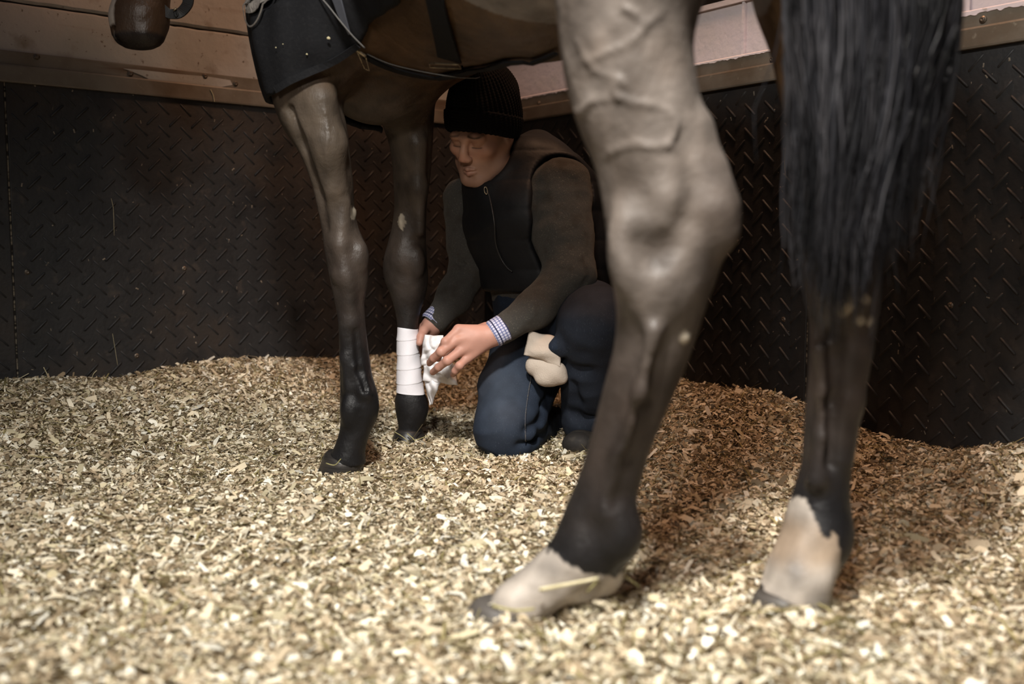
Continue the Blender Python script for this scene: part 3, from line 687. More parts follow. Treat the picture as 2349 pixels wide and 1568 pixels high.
def coat(V):
    x, y, z = V.T; n1 = fbm(V, 22, 3); n2 = fbm(V, 70, 2)
    bay = np.array([0.060, 0.032, 0.014]); taupe = np.array([0.132, 0.112, 0.097]); fore = np.array([0.064, 0.049, 0.036]); blk = np.array([0.0085, 0.008, 0.0085]); brn = np.array([0.036, 0.027, 0.022])
    C = np.tile(bay, (len(V), 1))
    hind = y < 1.68; lefth = hind & (x < 0.335); righth = hind & ~lefth
    def mixc(C, col, w): return C + (col - C) * w[:, None]
    wz = z + n1 * 0.03
    # left hind
    w = lefth * (1 - sstep(0.90, 1.10, z)); C = mixc(C, taupe, w * (0.85 + 0.25 * n1))
    w = lefth * (1 - sstep(0.30, 0.52, wz)); C = mixc(C, brn, w); w = lefth * (1 - sstep(0.09, 0.30, wz)); C = mixc(C, blk, w)
    w = lefth * sstep(0.205, 0.245, x) * sstep(0.40, 0.50, wz) * (1 - sstep(0.60, 0.70, wz)); C = mixc(C, brn * 1.5, w * 0.6)  # back of the hock: shading painted into the coat as darker brown
    # right hind
    w = righth * (1 - sstep(0.55, 0.75, wz)); C = mixc(C, brn * 1.2, w); w = righth * (1 - sstep(0.16, 0.34, wz)); C = mixc(C, blk, w)
    # fore legs
    fo = ~hind & (z < 0.95); legs = fo * (1 - sstep(0.80, 0.90, z))
    C = mixc(C, fore, legs); w = fo * (1 - sstep(0.46, 0.72, wz)); C = mixc(C, brn, w * 0.9); w = fo * (1 - sstep(0.24, 0.46, wz)); C = mixc(C, blk * 1.15, w)
    # white pasterns behind
    edge = 0.018 * n2 + 0.012 * n1
    white = np.array([0.37, 0.325, 0.28]); tan = np.array([0.22, 0.15, 0.09])
    wl = lefth & (y < 1.5) & (z + edge + 0.32 * (x - 0.12) < 0.083); C[wl] = white * (0.9 + 0.25 * n1[wl])[:, None]
    q = np.interp(z, [0.0, 0.10, 0.17], [0.45, 0.435, 0.405])
    wr = righth & (z + edge * 0.8 < 0.165) & (x + edge * 0.5 < q) & ((z + edge < 0.125) | (np.abs(x - (0.387 + 0.12 * (z - 0.15))) < 0.028 * (0.18 - z) / 0.06)); C[wr] = (white + (tan - white) * (sstep(0.07, 0.10, z) * (1 - sstep(0.125, 0.155, z)))[:, None] * 0.7)[wr] * (0.95 + 0.2 * n1[wr])[:, None]
    # horn calluses
    for px, py, rx, rz in ((921, 508, 0.010, 0.020), (812, 488, 0.007, 0.014), (1943, 690, 0.012, 0.022), (1572, 775, 0.009, 0.009), (1985, 688, 0.007, 0.006), (1998, 738, 0.006, 0.006), (1975, 735, 0.007, 0.006)):
        P, N = HF.hit(px, py); P = P[0]
        if np.isnan(P[0]): continue
        m = (((x - P[0]) / rx) ** 2 + ((z - P[2]) / rz) ** 2 < 1 + 0.5 * n2) & (np.abs(y - P[1]) < 0.02); C[m] = np.array([0.36, 0.31, 0.24]) * (0.8 + 0.5 * n2[m])[:, None]
    # head shade painted in; muzzle: darker skin, pale snip at the front of the nose
    m = (x < -0.7) & (z < 1.2); C[m] = np.array([0.040, 0.023, 0.013])
    m = (x < -0.7) & (z < 0.985); C[m] = np.array([0.016, 0.012, 0.010])
    m = (x < PX(266, 0, 2.3)[0] + 0.006 * n1) & (z < 1.5) & (z > 1.005); C[m] = np.array([0.38, 0.33, 0.28])
    n3 = fbm(V + 7, 9, 2); n4 = fbm(V * [1, 1, 0.6] + 3, 38, 2)
    C = C * (1 + 0.55 * n4 * (z < 0.9))[:, None]
    return np.clip(C * (1 + 0.28 * n1 + 0.12 * n2 + 0.38 * n3)[:, None], 0.004, 0.9)
M_coat = material('horse_coat', attr=True, rough=0.5, spec=0.28, bump=[('noise', (520, 520, 90), 0.35, 0.002), ('noise', 40, 0.45, 0.005), ('noise', 14, 0.4, 0.012)], rough_var=(16, 0.33, 0.56))
horse = thing('horse', 'bay horse with dark legs and two white hind pasterns on shavings', 'horse', (0.02, 1.85, 0))
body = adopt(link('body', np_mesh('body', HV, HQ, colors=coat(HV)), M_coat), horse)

# hooves
M_hoof = material('hoof_horn', (0.020, 0.018, 0.017), 0.42, 0.45, var=[((6, 6, 160), (0.045, 0.038, 0.032), 0.5, 0.7, 3)], bump=[('noise', (10, 10, 220), 0.3, 0.002)])
M_hoofp = material('pale_hoof_horn', (0.085, 0.075, 0.066), 0.5, 0.4, var=[((6, 6, 160), (0.04, 0.035, 0.03), 0.45, 0.7, 3)], bump=[('noise', (10, 10, 220), 0.3, 0.002)])
def hoof(top, heading, w, h, mat, zb=-0.03):
    """truncated, forward-leaning cone below the coronet centre 'top'"""
    f = np.array([math.cos(heading), math.sin(heading), 0]); s_ = np.array([-f[1], f[0], 0]); top = np.asarray(top, float)
    V, F = [], []; n = 26; R = [(1.0, 0.86), (0.93, 0.95), (0.78, 0.99), (0.4, 1.1), (0.0, 1.24), (-0.04, 1.2)]
    for q, (u, sc_) in enumerate(R):
        c = top * [1, 1, 0] + np.array([0, 0, zb + (top[2] - zb) * u]) + f * (1 - u) * h * 0.42
        for i_ in range(n):
            a = 2 * math.pi * i_ / n; ca, sa = math.cos(a), math.sin(a)
            lenf = (1.08 if ca > 0 else 0.86)
            V.append(c + f * ca * w * sc_ * lenf + s_ * sa * w * sc_ * 0.96 + np.array([0, 0, -ca * 0.012 * (u > 0.5) * -1]))
    for q in range(len(R) - 1):
        for i_ in range(n): F.append(((q + 1) * n + i_, (q + 1) * n + (i_ + 1) % n, q * n + (i_ + 1) % n, q * n + i_))
    F += [tuple(range(n)), tuple((len(R) - 1) * n + i_ for i_ in range(n))[::-1]]
    return adopt(link('hoof', pydata('hoof', V, F, True), mat), horse)
hoof(PX(795, 1046, 2.20), math.radians(152), 0.048, 0.06, M_hoof)
hoof(PX(942, 990, 2.575), math.radians(250), 0.043, 0.05, M_hoof)
hoof(PX(1172, 1390, 1.285), math.radians(182), 0.044, 0.10, M_hoofp)
hoof(PX(1822, 1366, 1.30), math.radians(205), 0.050, 0.05, M_hoofp)

# tail: long dark hair hanging from the dock
def tail():
    Vc, Fc, off = [], [], 0
    N = 2600; nseg = 22; r = np.random.default_rng(5)
    clump = [(r.uniform(0, 6), r.uniform(0, 6), r.uniform(6, 15), r.normal(0, 45)) for _ in range(70)]
    for q in range(N):
        u = r.random(); edge = r.random() < 0.14
        cl = clump[min(69, int(70 * np.clip(u + r.normal(0, 0.012), 0, 0.999)))]; x0 = 1796 + 415 * u; w = r.normal(0, 1)
        yend = r.normal(575 - 380 * abs(u - 0.42) ** 1.3, 95)
        yend = yend if 160 < yend < 770 else r.uniform(250, 720)
        yend = yend + cl[3]; xe = 1846 + 232 * u * (1 - 0.25 * (yend > 600)) + r.normal(0, 20) + (r.normal(0, 40) if edge else 0)
        Y0 = 1.17 + r.normal(0, 0.022) - 0.02 * math.sin(math.pi * u); t = np.linspace(0, 1, nseg)
        py = -900 + (yend + 900) * t; tt = np.clip((py + 190) / (yend + 190), 0, 1)
        root = np.interp(py, [-900, -300], [2035, 1975]); px = (root + (x0 - root) * (0.2 + 0.8 * np.clip((py + 900) / 850, 0, 1) ** 0.7)) * (1 - sstep(0.25, 1, tt)) + xe * sstep(0.25, 1, tt); t = tt
        px = px + 7 * np.sin(t * (5 + 5 * r.random()) + r.random() * 6) * t + 3 * np.sin(t * 23 + r.random() * 6) * t
        px = px + cl[2] * np.sin(t * 7 + cl[0]) * t + 0.5 * cl[2] * np.sin(t * 16 + cl[1]) * t
        Y = Y0 + 0.07 * t * (0.6 + 0.4 * r.random()) + 0.004 * np.sin(t * 9 + r.random() * 6)
        P = PX(px, py, Y); wd = (0.0017 if not edge else 0.0009) * (1 - 0.75 * t ** 3) * r.uniform(0.7, 1.5)
        a = r.uniform(0, math.pi)
        # three-sided strand
        for k in range(3):
            b = a + 2 * math.pi * k / 3; Vc.append(P + np.stack([np.cos(b) * wd, np.sin(b) * wd, 0 * wd], -1))
        base = off + np.arange(nseg - 1)
        for k in range(3):
            k2 = (k + 1) % 3; A = base + k * nseg; B = base + k2 * nseg
            Fc.append(np.stack([A, B, B + 1, A + 1], 1))
        off += 3 * nseg
    return np.concatenate(Vc), np.concatenate(Fc)
M_hair = material('tail_hair', (0.018, 0.018, 0.021), 0.30, 0.9, var=[((60, 60, 2), (0.050, 0.048, 0.052), 0.48, 0.62, 3), ((25, 25, 3), (0.008, 0.008, 0.009), 0.5, 0.62, 3)])
tv, tf = tail()
tail_o = adopt(link('tail', np_mesh('tail', tv, tf), M_hair), horse)
tag(tail_o, 'long black tail hair')
dock = Field()
dock.chain([tpos(-0.14, 0, 1.33), PX(2035, -860, 1.175), PX(1985, -300, 1.19), PX(1985, 120, 1.205), PX(1975, 330, 1.225)], [0.04, 0.03, 0.035, 0.045, 0.03], 0.04)
dv, df = dock.mesh(0.006); adopt(link('tail_dock', np_mesh('tail_dock', dv, df), M_hair), tail_o).location = (0, 0, 0)
tail_o.children[0].matrix_parent_inverse = Matrix.Identity(4)
# eyes
M_eye = material('horse_eye', (0.01, 0.006, 0.004), 0.1, 0.6, var=[(30, (0.02, 0.01, 0.006), 0.4, 0.6, 2)])
for q in (-1, 1):
    e = Field(); e.ell(POLL + HD * 0.19 + HT * 0.082 * q - HS * 0.025, (0.02, 0.014, 0.017), [HS, HT, HD]); ev, ef = e.mesh(0.004)
    adopt(link('eye', np_mesh('eye', ev, ef), M_eye), horse)
# ------------------------------------------------------------------ what the horse wears
M_rug = material('black_rug_cloth', (0.0062, 0.0063, 0.0075), 0.85, 0.2, var=[(140, (0.0095, 0.0095, 0.0105), 0.5, 0.7, 4)], bump=[('noise', 260, 0.3, 0.002), ('noise', 12, 0.4, 0.01)])
M_bind = material('grey_binding', (0.10, 0.095, 0.09), 0.6, 0.3, bump=[('noise', 300, 0.4, 0.001)])
M_lining = material('blue_grey_lining', (0.070, 0.074, 0.088), 0.65, 0.3, bump=[('noise', 240, 0.3, 0.001)])
M_emblem = material('grey_emblem_print', (0.15, 0.135, 0.12), 0.75, 0.2, var=[(150, (0.09, 0.08, 0.07), 0.55, 0.7, 3)])
M_brass = material('dull_buckle_metal', (0.33, 0.27, 0.18), 0.38, 0.5, metal=0.85, var=[(120, (0.12, 0.09, 0.06), 0.5, 0.7, 3)])
def tz(P): return (P[:, :2] - HIP[:2]) @ AX[:2]
h1, _ = HF.hit([632, 824], [214, 110], iso=0.012); HX = h1[:, 0]; HZ = h1[:, 2]
hu, _ = HF.hit([1005], [18]); TU = float(tz(hu)[0]); ZU = float(HF.hit([900], [32])[0][0, 2])
def rug_region(X, Y, Z):
    t = (X - HIP[0]) * AX[0] + (Y - HIP[1]) * AX[1]; l = (X - HIP[0]) * LAT[0] + (Y - HIP[1]) * LAT[1]
    side_l = np.interp(X, [HX[0] - 0.2, HX[0], HX[1], HX[1] + 0.03], [HZ[0] - 0.02, HZ[0], HZ[1], ZU])
    front = 0.77 + 0.25 * sstep(-0.02, -0.10, l) + 0.25 * sstep(1.28, 1.20, t)
    hem = np.where(l > 0.10, side_l, np.minimum(front, 0.98))
    return np.maximum(np.maximum(hem - Z, TU - t), np.maximum(np.maximum(Z - 1.62, t - 1.7), -0.69 - X))
RF = Field(); RF.ops = list(HF.ops)
class Shell(Field):
    def grid(s, lo, hi, h):
        D = RF.grid(lo, hi, h)
        X = (lo[0] + h * np.arange(D.shape[0]))[:, None, None]; Y = (lo[1] + h * np.arange(D.shape[1]))[None, :, None]; Z = (lo[2] + h * np.arange(D.shape[2]))[None, None, :]
        f = 0.004 * np.sin(X * 46 + Z * 9) * np.sin(Y * 31 - Z * 6) + 0.003 * np.sin(X * 71 - Y * 44)
        E = D - 0.016 - f
        return np.maximum(np.maximum(E, -(D - 0.004 - f * 0.6)), np.broadcast_to(rug_region(X, Y, Z), D.shape)).astype(np.float32)
sh = Shell(); lo_ = np.array([-0.85, 1.55, 0.74]); hi_ = np.array([0.35, 2.95, 1.66])
V_, F_ = nets(sh.grid(lo_, hi_, 0.006), lo_, 0.006)
M_rug.node_tree.nodes['Principled BSDF'].inputs['Roughness'].default_value = 0.85
rug = thing('horse_rug', 'black horse rug with grey oval emblem hanging over chest and shoulder', 'horse rug', (-0.29, 2.36, 0.8))
adopt(link('rug_cloth', np_mesh('rug_cloth', V_, F_), M_rug), rug)
def strap(name, px, py, hw, mat, parent, off=0.006, th=0.004, n=26, field=HF, ymax=None, iso=0.0):
    q = smooth_path(np.stack([px, py, hw], -1), n)
    if ymax:
        for i_ in range(len(q)):
            for _ in range(30):
                a_ = field.hit(q[i_, 0], q[i_, 1] + 10)[0][0]
                if not np.isnan(a_[0]) and a_[1] < ymax: break
                q[i_, 1] -= 5
    P, N = field.hit(q[:, 0], q[:, 1], iso=iso); ok_ = ~np.isnan(P[:, 0]); P = P[ok_]; N = N[ok_]; w = q[ok_, 2] * mm(P[:, 1])
    T = np.gradient(P, axis=0); S_ = np.cross(N, T); S_ /= np.linalg.norm(S_, axis=1, keepdims=True) + 1e-9
    v, f = ribbon(P + N * off, S_, w, th, N)
    return adopt(link(name, pydata(name, v, f, False), mat), parent)
def cord(name, px, py, r, mat, parent, off=0.01, n=40, field=HF, iso=0.0):
    q = smooth_path(np.stack([px, py], -1), n); P, N = field.hit(q[:, 0], q[:, 1], off=off, iso=iso); P = P[~np.isnan(P[:, 0])]
    v, f = tube(P, r, 6); return adopt(link(name, pydata(name, v, f, True), mat), parent)
strap('belly_band', [835, 900, 965, 1040, 1110, 1180, 1240, 1275], [122, 150, 166, 174, 170, 150, 128, 112], [6, 12, 14, 14, 13, 11, 9, 7], M_rug, rug, ymax=2.28)
cord('binding', [843, 900, 965, 1040, 1095], [113, 135, 150, 162, 166], 0.0014, M_bind, rug, 0.012)
cord('binding', [690, 712, 735, 758, 785, 812, 838], [-110, -55, -12, 16, 50, 82, 108], 0.0017, M_bind, rug, 0.003, iso=0.020)
strap('lining_strip', [752, 762, 770, 776, 784, 794, 803], [-110, -50, -14, 4, 30, 56, 78], [18, 17, 16, 14, 11, 6, 2.5], M_lining, rug, 0.0, 0.003, iso=0.019)
strap('cross_strap', [965, 988, 1000, 1012, 1026, 1034], [-160, -70, -20, 30, 90, 128], [27, 27, 27, 27, 28, 28], M_rug, rug, 0.006, 0.004)
strap('hem_band', [632, 665, 705, 770, 822], [206, 186, 168, 138, 104], [8, 8, 8, 8, 7], M_rug, rug, 0.0, 0.003, iso=0.018)
def wire(name, pts, r, mat, parent, Y=None, field=HF, off=0.016, closed=False):
    p = np.array(pts, float)
    if closed: p = np.concatenate([p, p[:1]])
    P, N = field.hit(p[:, 0], p[:, 1], off=off); P = P[~np.isnan(P[:, 0])]
    q = np.concatenate([np.linspace(a, b, 5)[:-1] for a, b in zip(P[:-1], P[1:])] + [P[-1:]]); v, f = tube(q, r, 8); return adopt(link(name, pydata(name, v, f, True), mat), parent)
wire('buckle', [(992, 128), (1058, 129), (1061, 138), (992, 137)], 0.0018, M_brass, rug, closed=True)
wire('strap_hook', [(821, 99), (842, 112)], 0.0035, M_brass, rug, off=0.02)
wire('ring', [(824, 104), (834, 138), (846, 142), (842, 114)], 0.0017, M_brass, rug, off=0.02)
# emblem: grey oval ring with two lens-shaped fields and lettering on the band between them, lying on the rug
EP, EN = HF.hit([592], [-9], iso=0.022); EP = EP[0]; EN = EN[0]; EU = unit(np.cross([0, 0, 1.0], EN)); EV = np.cross(EN, EU)
def on_rug(u, v, off=0.0):
    p = EP + EU * u + EV * v + EN * 0.03
    for _ in range(12): p = p - EN * (HF.at([p])[0] - 0.022) * 0.9
    return p + EN * off
def patch(poly, name, mat, th=0.0015):
    n = len(poly); V = [on_rug(u, v, 0.0) for u, v in poly]; V2 = [np.array(p) + EN * th for p in V]
    F = [tuple(range(n, 2 * n)), tuple(range(n))[::-1]] + [(i_, (i_ + 1) % n, n + (i_ + 1) % n, n + i_) for i_ in range(n)]
    return V + V2, F
def emblem(parent):
    A_, B_, k = 0.050, 0.066, 0.6; VV, FF = [], []
    def put(v, f):
        o = len(VV); VV.extend(v); FF.extend([tuple(q + o for q in t) for t in f])
    n = 36
    for i_ in range(n):                                               # ring in short pieces
        w0, w1 = 2 * math.pi * i_ / n, 2 * math.pi * (i_ + 1) / n
        put(*patch([(A_ * math.cos(w0), B_ * math.sin(w0)), (A_ * math.cos(w1), B_ * math.sin(w1)), (A_ * 0.94 * math.cos(w1), B_ * 0.955 * math.sin(w1)), (A_ * 0.94 * math.cos(w0), B_ * 0.955 * math.sin(w0))], '', None))
    d = np.array([math.cos(k), math.sin(k)]); e = np.array([-d[1], d[0]])
    for sgn in (1, -1):                                               # two fields above and below the slanted band
        xs = np.linspace(-1, 1, 9)
        for x0, x1 in zip(xs[:-1], xs[1:]):
            q = []
            for x, hi in ((x0, 0), (x1, 0), (x1, 1), (x0, 1)):
                h = 0.011 + (0.034 * (1 - x * x) if hi else 0.0); c = d * x * 0.042 + e * sgn * h; q.append((c[0], c[1]))
            put(*patch(q if sgn > 0 else q[::-1], '', None))
    me = pydata('emblem', VV, FF); bm = bmesh.new(); bm.from_mesh(me); bmesh.ops.recalc_face_normals(bm, faces=bm.faces); bm.to_mesh(me); bm.free()
    em_o = adopt(link('emblem', me, M_emblem), parent)
    G = {'S': [(1, .9), (.5, 1), (.05, .8), (.2, .55), (.8, .45), (.95, .2), (.5, 0), (0, .1)], 'O': [(.5, 0), (.05, .3), (.05, .7), (.5, 1), (.95, .7), (.95, .3), (.5, 0)], 'N': [(0, 0), (0, 1), (1, 0), (1, 1)], 'E': [(1, 1), (0, 1), (0, .5), (.8, .5), (0, .5), (0, 0), (1, 0)]}
    vv, ff = [], []
    for i_, ch in enumerate('NSON'):
        pts = np.array([on_rug(*(d * (-0.036 + 0.0185 * i_ + 0.0135 * a_) + e * (0.018 * b_ - 0.009)), 0.001) for a_, b_ in G[ch]])
        v, f = tube(pts, 0.0016, 5); b0 = len(vv); vv += v; ff += [tuple(q + b0 for q in t) for t in f]
    l_ = link('emblem_lettering', pydata('emblem_lettering', vv, ff, True), M_emblem); l_.parent = em_o
emblem(rug)

# head collar: noseband, chin strap and buckle round the muzzle
halter = thing('halter', 'black leather halter with brass buckle around the horse nose', 'halter', tuple(MUZ - HD * 0.16))
M_leather = material('black_leather', (0.010, 0.009, 0.008), 0.5, 0.4, bump=[('noise', 180, 0.3, 0.001)])
c_ = MUZ - HD * 0.115
ringp = []
for a in np.linspace(0, 2 * math.pi, 41):
    dirv = math.cos(a) * HS + math.sin(a) * HT; rr = 0.02
    while HF.at([c_ + dirv * rr])[0] < 0.006 and rr < 0.3: rr += 0.002
    ringp.append(c_ + dirv * rr)
ringp = np.array(ringp); S_ = np.tile(HD, (41, 1)); Nn = unit_n = (ringp - c_) / np.linalg.norm(ringp - c_, axis=1, keepdims=True)
v, f = ribbon(ringp, S_, np.full(41, 0.013), 0.004, Nn); adopt(link('noseband', pydata('noseband', v, f), M_leather), halter)
pts = [PX(362, 8, 2.33), PX(385, 30, 2.33), PX(398, 33, 2.33), PX(412, 31, 2.33), PX(425, 20, 2.34), PX(433, 2, 2.35), PX(430, -40, 2.36), PX(415, -75, 2.37)]
q = smooth_path(np.array(pts), 30); T = np.gradient(q, axis=0); S_ = np.cross(T, [0, -1, 0.1]); S_ /= np.linalg.norm(S_, axis=1, keepdims=True)
v, f = ribbon(q, S_, np.linspace(0.010, 0.013, 30), 0.006, np.tile([0, -1.0, 0], (30, 1))); adopt(link('chin_strap', pydata('chin_strap', v, f), M_leather), halter)
q = [PX(398, 24, 2.318), PX(405, 19, 2.318)]; v, f = tube(q, 0.0022, 8); adopt(link('buckle', pydata('buckle', v, f, True), M_brass), halter)
q = smooth_path(np.array([PX(401, 26, 2.32), PX(402, 34, 2.32), PX(404, 38, 2.32), PX(407, 34, 2.32), PX(406, 28, 2.32)]), 14); v, f = tube(q, 0.0018, 8); adopt(link('ring', pydata('ring', v, f, True), M_leather), halter)
cp = [POLL + HD * 0.52 + HT * 0.072, POLL + HD * 0.3 + HT * 0.088, POLL + HD * 0.02 + HT * 0.095]
for q_ in (-1, 1):
    cps = smooth_path(np.array([MUZ - HD * 0.115 + HT * 0.062 * q_, POLL + HD * 0.3 + HT * 0.10 * q_, POLL + HD * 0.03 + HT * 0.10 * q_, POLL - HD * 0.06 + HT * 0.03 * q_ + HS * 0.06]), 20)
    v, f = ribbon(cps, np.tile(HS, (20, 1)), np.full(20, 0.011), 0.004, np.tile(HT * q_, (20, 1))); adopt(link('cheek_strap', pydata('cheek_strap', v, f), M_leather), halter)

# white bandage wound round the right fore cannon
def bandage():
    rows = np.array([(750, 911, 959.5), (757, 910, 960), (800, 909.5, 962.5), (845, 909.5, 967), (880, 908.5, 971.5), (902, 907.5, 975)])
    n, m = 72, 150; V, F, U = [], [], []
    for i_ in range(m):
        py = 751 + (902 - 751) * i_ / (m - 1); L = np.interp(py, rows[:, 0], rows[:, 1]); R = np.interp(py, rows[:, 0], rows[:, 2]); c = PX((L + R) / 2, py, YR); a = (R - L) / 2 * mm(YR)
        for j in range(n):
            w = 2 * math.pi * j / n; sp = (i_ / m * 4.6 + 0.15 * j / n * 2.0 + 0.12 * math.sin(w + 1)) % 1.0
            st = 0.0013 * (sp ** 3) + 0.0007 * math.sin(w * 3 + i_ * 0.1)
            e = -0.006 if i_ in (0, m - 1) else 0
            tilt = -0.0032 * math.cos(w)
            V.append((c[0] + math.cos(w) * (a + st - 0.001 + e), c[1] + math.sin(w) * (max(a * 0.96, 0.036) + st + e), c[2] + tilt))
    for i_ in range(m - 1):
        for j in range(n): F.append((i_ * n + j, i_ * n + (j + 1) % n, (i_ + 1) * n + (j + 1) % n, (i_ + 1) * n + j))
    return np.array(V), np.array(F)
M_band = material('white_bandage_cloth', (0.80, 0.78, 0.82), 0.8, 0.25, bump=[('noise', (500, 500, 300), 0.3, 0.0008), ('noise', 40, 0.3, 0.003)])
bv, bf = bandage(); bo = tuple(PX(940, 902, YR))
band = thing('leg_bandage', 'white cotton bandage wrapped around the dark foreleg', 'bandage', bo)
adopt(link('wrap', np_mesh('wrap', bv, bf[:, ::-1]), M_band), band)
# crumpled loose end under the hand: folded, wavy panels of cloth
def cloth_panel(corners, bulge, folds, seed, th=0.0028, n=34):
    """corners: four (px, py, Y) anticlockwise; a puffed and folded sheet with thickness"""
    r = np.random.default_rng(seed); c = [PX(*q) for q in corners]; u, v = np.meshgrid(np.linspace(0, 1, n), np.linspace(0, 1, n), indexing='ij')
    P = (c[0] * (1 - u[..., None]) * (1 - v[..., None]) + c[1] * u[..., None] * (1 - v[..., None]) + c[2] * u[..., None] * v[..., None] + c[3] * (1 - u[..., None]) * v[..., None])
    d = bulge * (np.sin(math.pi * u) * np.sin(math.pi * v)) ** 0.7
    for a, k, ph in folds: d = d + a * np.abs(np.sin(k * (u * math.cos(ph) + v * math.sin(ph)) * math.pi + ph)) ** 1.4
    Q = P.reshape(-1, 3); nz = vnoise(Q + seed, 55).reshape(n, n); P = P + np.stack([0.004 * vnoise(Q + 5 + seed, 45).reshape(n, n), 0 * nz, 0.004 * vnoise(Q + 9 + seed, 45).reshape(n, n)], -1)
    P[..., 1] -= d + 0.004 * nz
    idx = np.arange(n * n).reshape(n, n); F = np.stack([idx[:-1, :-1], idx[1:, :-1], idx[1:, 1:], idx[:-1, 1:]], -1).reshape(-1, 4)
    A_ = P.reshape(-1, 3); N_ = vnormals(A_, F); B_ = A_ - N_ * th
    bd = np.concatenate([idx[:, 0], idx[-1, 1:], idx[-2::-1, -1], idx[0, -2:0:-1]]); nx = np.roll(bd, -1)
    side = np.stack([nx, bd, bd + n * n, nx + n * n], 1)
    return np.concatenate([A_, B_]), np.concatenate([F, F[:, ::-1] + n * n, side])
W = [cloth_panel([(966, 838, 2.51), (1022, 842, 2.49), (1016, 770, 2.49), (972, 768, 2.51)], 0.026, [(0.007, 2.6, 0.5), (0.004, 4.1, 1.9)], 1),
     cloth_panel([(970, 872, 2.51), (1050, 884, 2.48), (1034, 826, 2.47), (968, 812, 2.51)], 0.020, [(0.007, 2.2, 1.2), (0.003, 3.7, 0.3)], 2),
     cloth_panel([(984, 930, 2.515), (994, 926, 2.505), (1016, 862, 2.49), (970, 856, 2.52)], 0.014, [(0.006, 2.4, 0.9)], 3),
     cloth_panel([(1000, 850, 2.465), (1030, 868, 2.455), (1046, 836, 2.46), (1012, 806, 2.46)], 0.006, [(0.004, 2.0, 0.7)], 4)]
wv, wf = merge(*W)
wad = link('bandage_wad', np_mesh('bandage_wad', wv, wf), material('loose_white_cloth', (0.76, 0.74, 0.75), 0.85, 0.2, bump=[('noise', 300, 0.3, 0.001)]))
tag(wad, 'crumpled loose white cloth gathered under the fingers beside the wrapped foreleg', 'bandage')
# ------------------------------------------------------------------ the kneeling person
def A(*p): return PX(*p)
FW = unit([-0.472, -0.756, -0.454]); UPV = np.array([-0.24, -0.385, 0.891]); UPV = unit(UPV - (UPV @ FW) * FW); XV = unit(np.cross(-FW, UPV))
_r = math.radians(8); XV, UPV = math.cos(_r) * XV - math.sin(_r) * UPV, math.sin(_r) * XV + math.cos(_r) * UPV     # the head leans over
HSC = 0.94
HO = A(1107, 305, 2.58); RH = np.stack([XV, -FW, UPV])                    # rows: local x (his left), y (back), z (up)
RHS = RH / HSC
def hl(x, y, z): return HO + HSC * (x * RH[0] + y * RH[1] + z * RH[2])
def loc(P): return (P - HO) @ RHS.T
BF = Field()
# skull, face, jaw
BF.ell(hl(0, 0.02, 0.045), (0.076, 0.097, 0.090), RHS, 0.02)
BF.ell(hl(0, -0.030, -0.015), (0.064, 0.062, 0.085), RHS, 0.03)
BF.ell(hl(0, -0.045, -0.072), (0.046, 0.044, 0.038), RHS, 0.03)
BF.ell(hl(0, -0.080, -0.104), (0.021, 0.017, 0.016), RHS, 0.022)                    # chin
for q in (-1, 1):
    BF.chain([hl(0.066 * q, 0.000, -0.035), hl(0.060 * q, -0.022, -0.076), hl(0.024 * q, -0.072, -0.105)], [0.014, 0.016, 0.016], 0.025)   # jaw line
    BF.ell(hl(0.045 * q, -0.066, -0.018), (0.020, 0.018, 0.016), RHS, 0.025)        # cheekbone
    BF.ell(hl(0.031 * q, -0.0985, 0.006), (0.017, 0.012, 0.011), RHS, 0.018, 's')    # eye socket
    BF.ell(hl(0.031 * q, -0.0775, 0.005), (0.0155, 0.0125, 0.0120), RHS, 0.004)     # closed lid over the eye
    BF.chain([hl(0.018 * q, -0.0915, -0.0045), hl(0.031 * q, -0.0915, -0.0065), hl(0.044 * q, -0.084, -0.0035)], [0.0011, 0.0014, 0.0010], 0.003, 's')
    BF.chain([hl(0.012 * q, -0.093, 0.022), hl(0.032 * q, -0.091, 0.026), hl(0.048 * q, -0.078, 0.020)], [0.0045, 0.005, 0.004], 0.018)  # brow ridge
    BF.ell(hl(0.0125 * q, -0.103, -0.033), (0.0075, 0.0095, 0.0075), RHS, 0.006)    # wing of the nose
    BF.ell(hl(0.0075 * q, -0.110, -0.0415), (0.0035, 0.005, 0.003), RHS, 0.003, 's')
    e0 = hl(0.076 * q, 0.012, -0.005)
    BF.ell(e0, (0.009, 0.019, 0.032), RHS, 0.008); BF.ell(hl(0.086 * q, 0.006, 0.0), (0.007, 0.011, 0.018), RHS, 0.006, 's')  # ears
BF.chain([hl(0, -0.092, 0.016), hl(0, -0.106, -0.012), hl(0, -0.1115, -0.028)], [0.0066, 0.0074, 0.0098], 0.014)   # nose
BF.chain([hl(-0.016, -0.0925, -0.066), hl(0, -0.0985, -0.0635), hl(0.016, -0.0925, -0.066)], [0.0035, 0.0055, 0.0035], 0.006)
BF.chain([hl(-0.015, -0.0905, -0.0755), hl(0, -0.0955, -0.0775), hl(0.015, -0.0905, -0.0755)], [0.0040, 0.0062, 0.0040], 0.006)
BF.chain([hl(-0.023, -0.090, -0.0705), hl(0, -0.1035, -0.0700), hl(0.023, -0.090, -0.0705)], [0.0012, 0.0016, 0.0012], 0.0025, 's')
BF.ell(hl(0, -0.098, -0.090), (0.016, 0.006, 0.005), RHS, 0.006, 's')
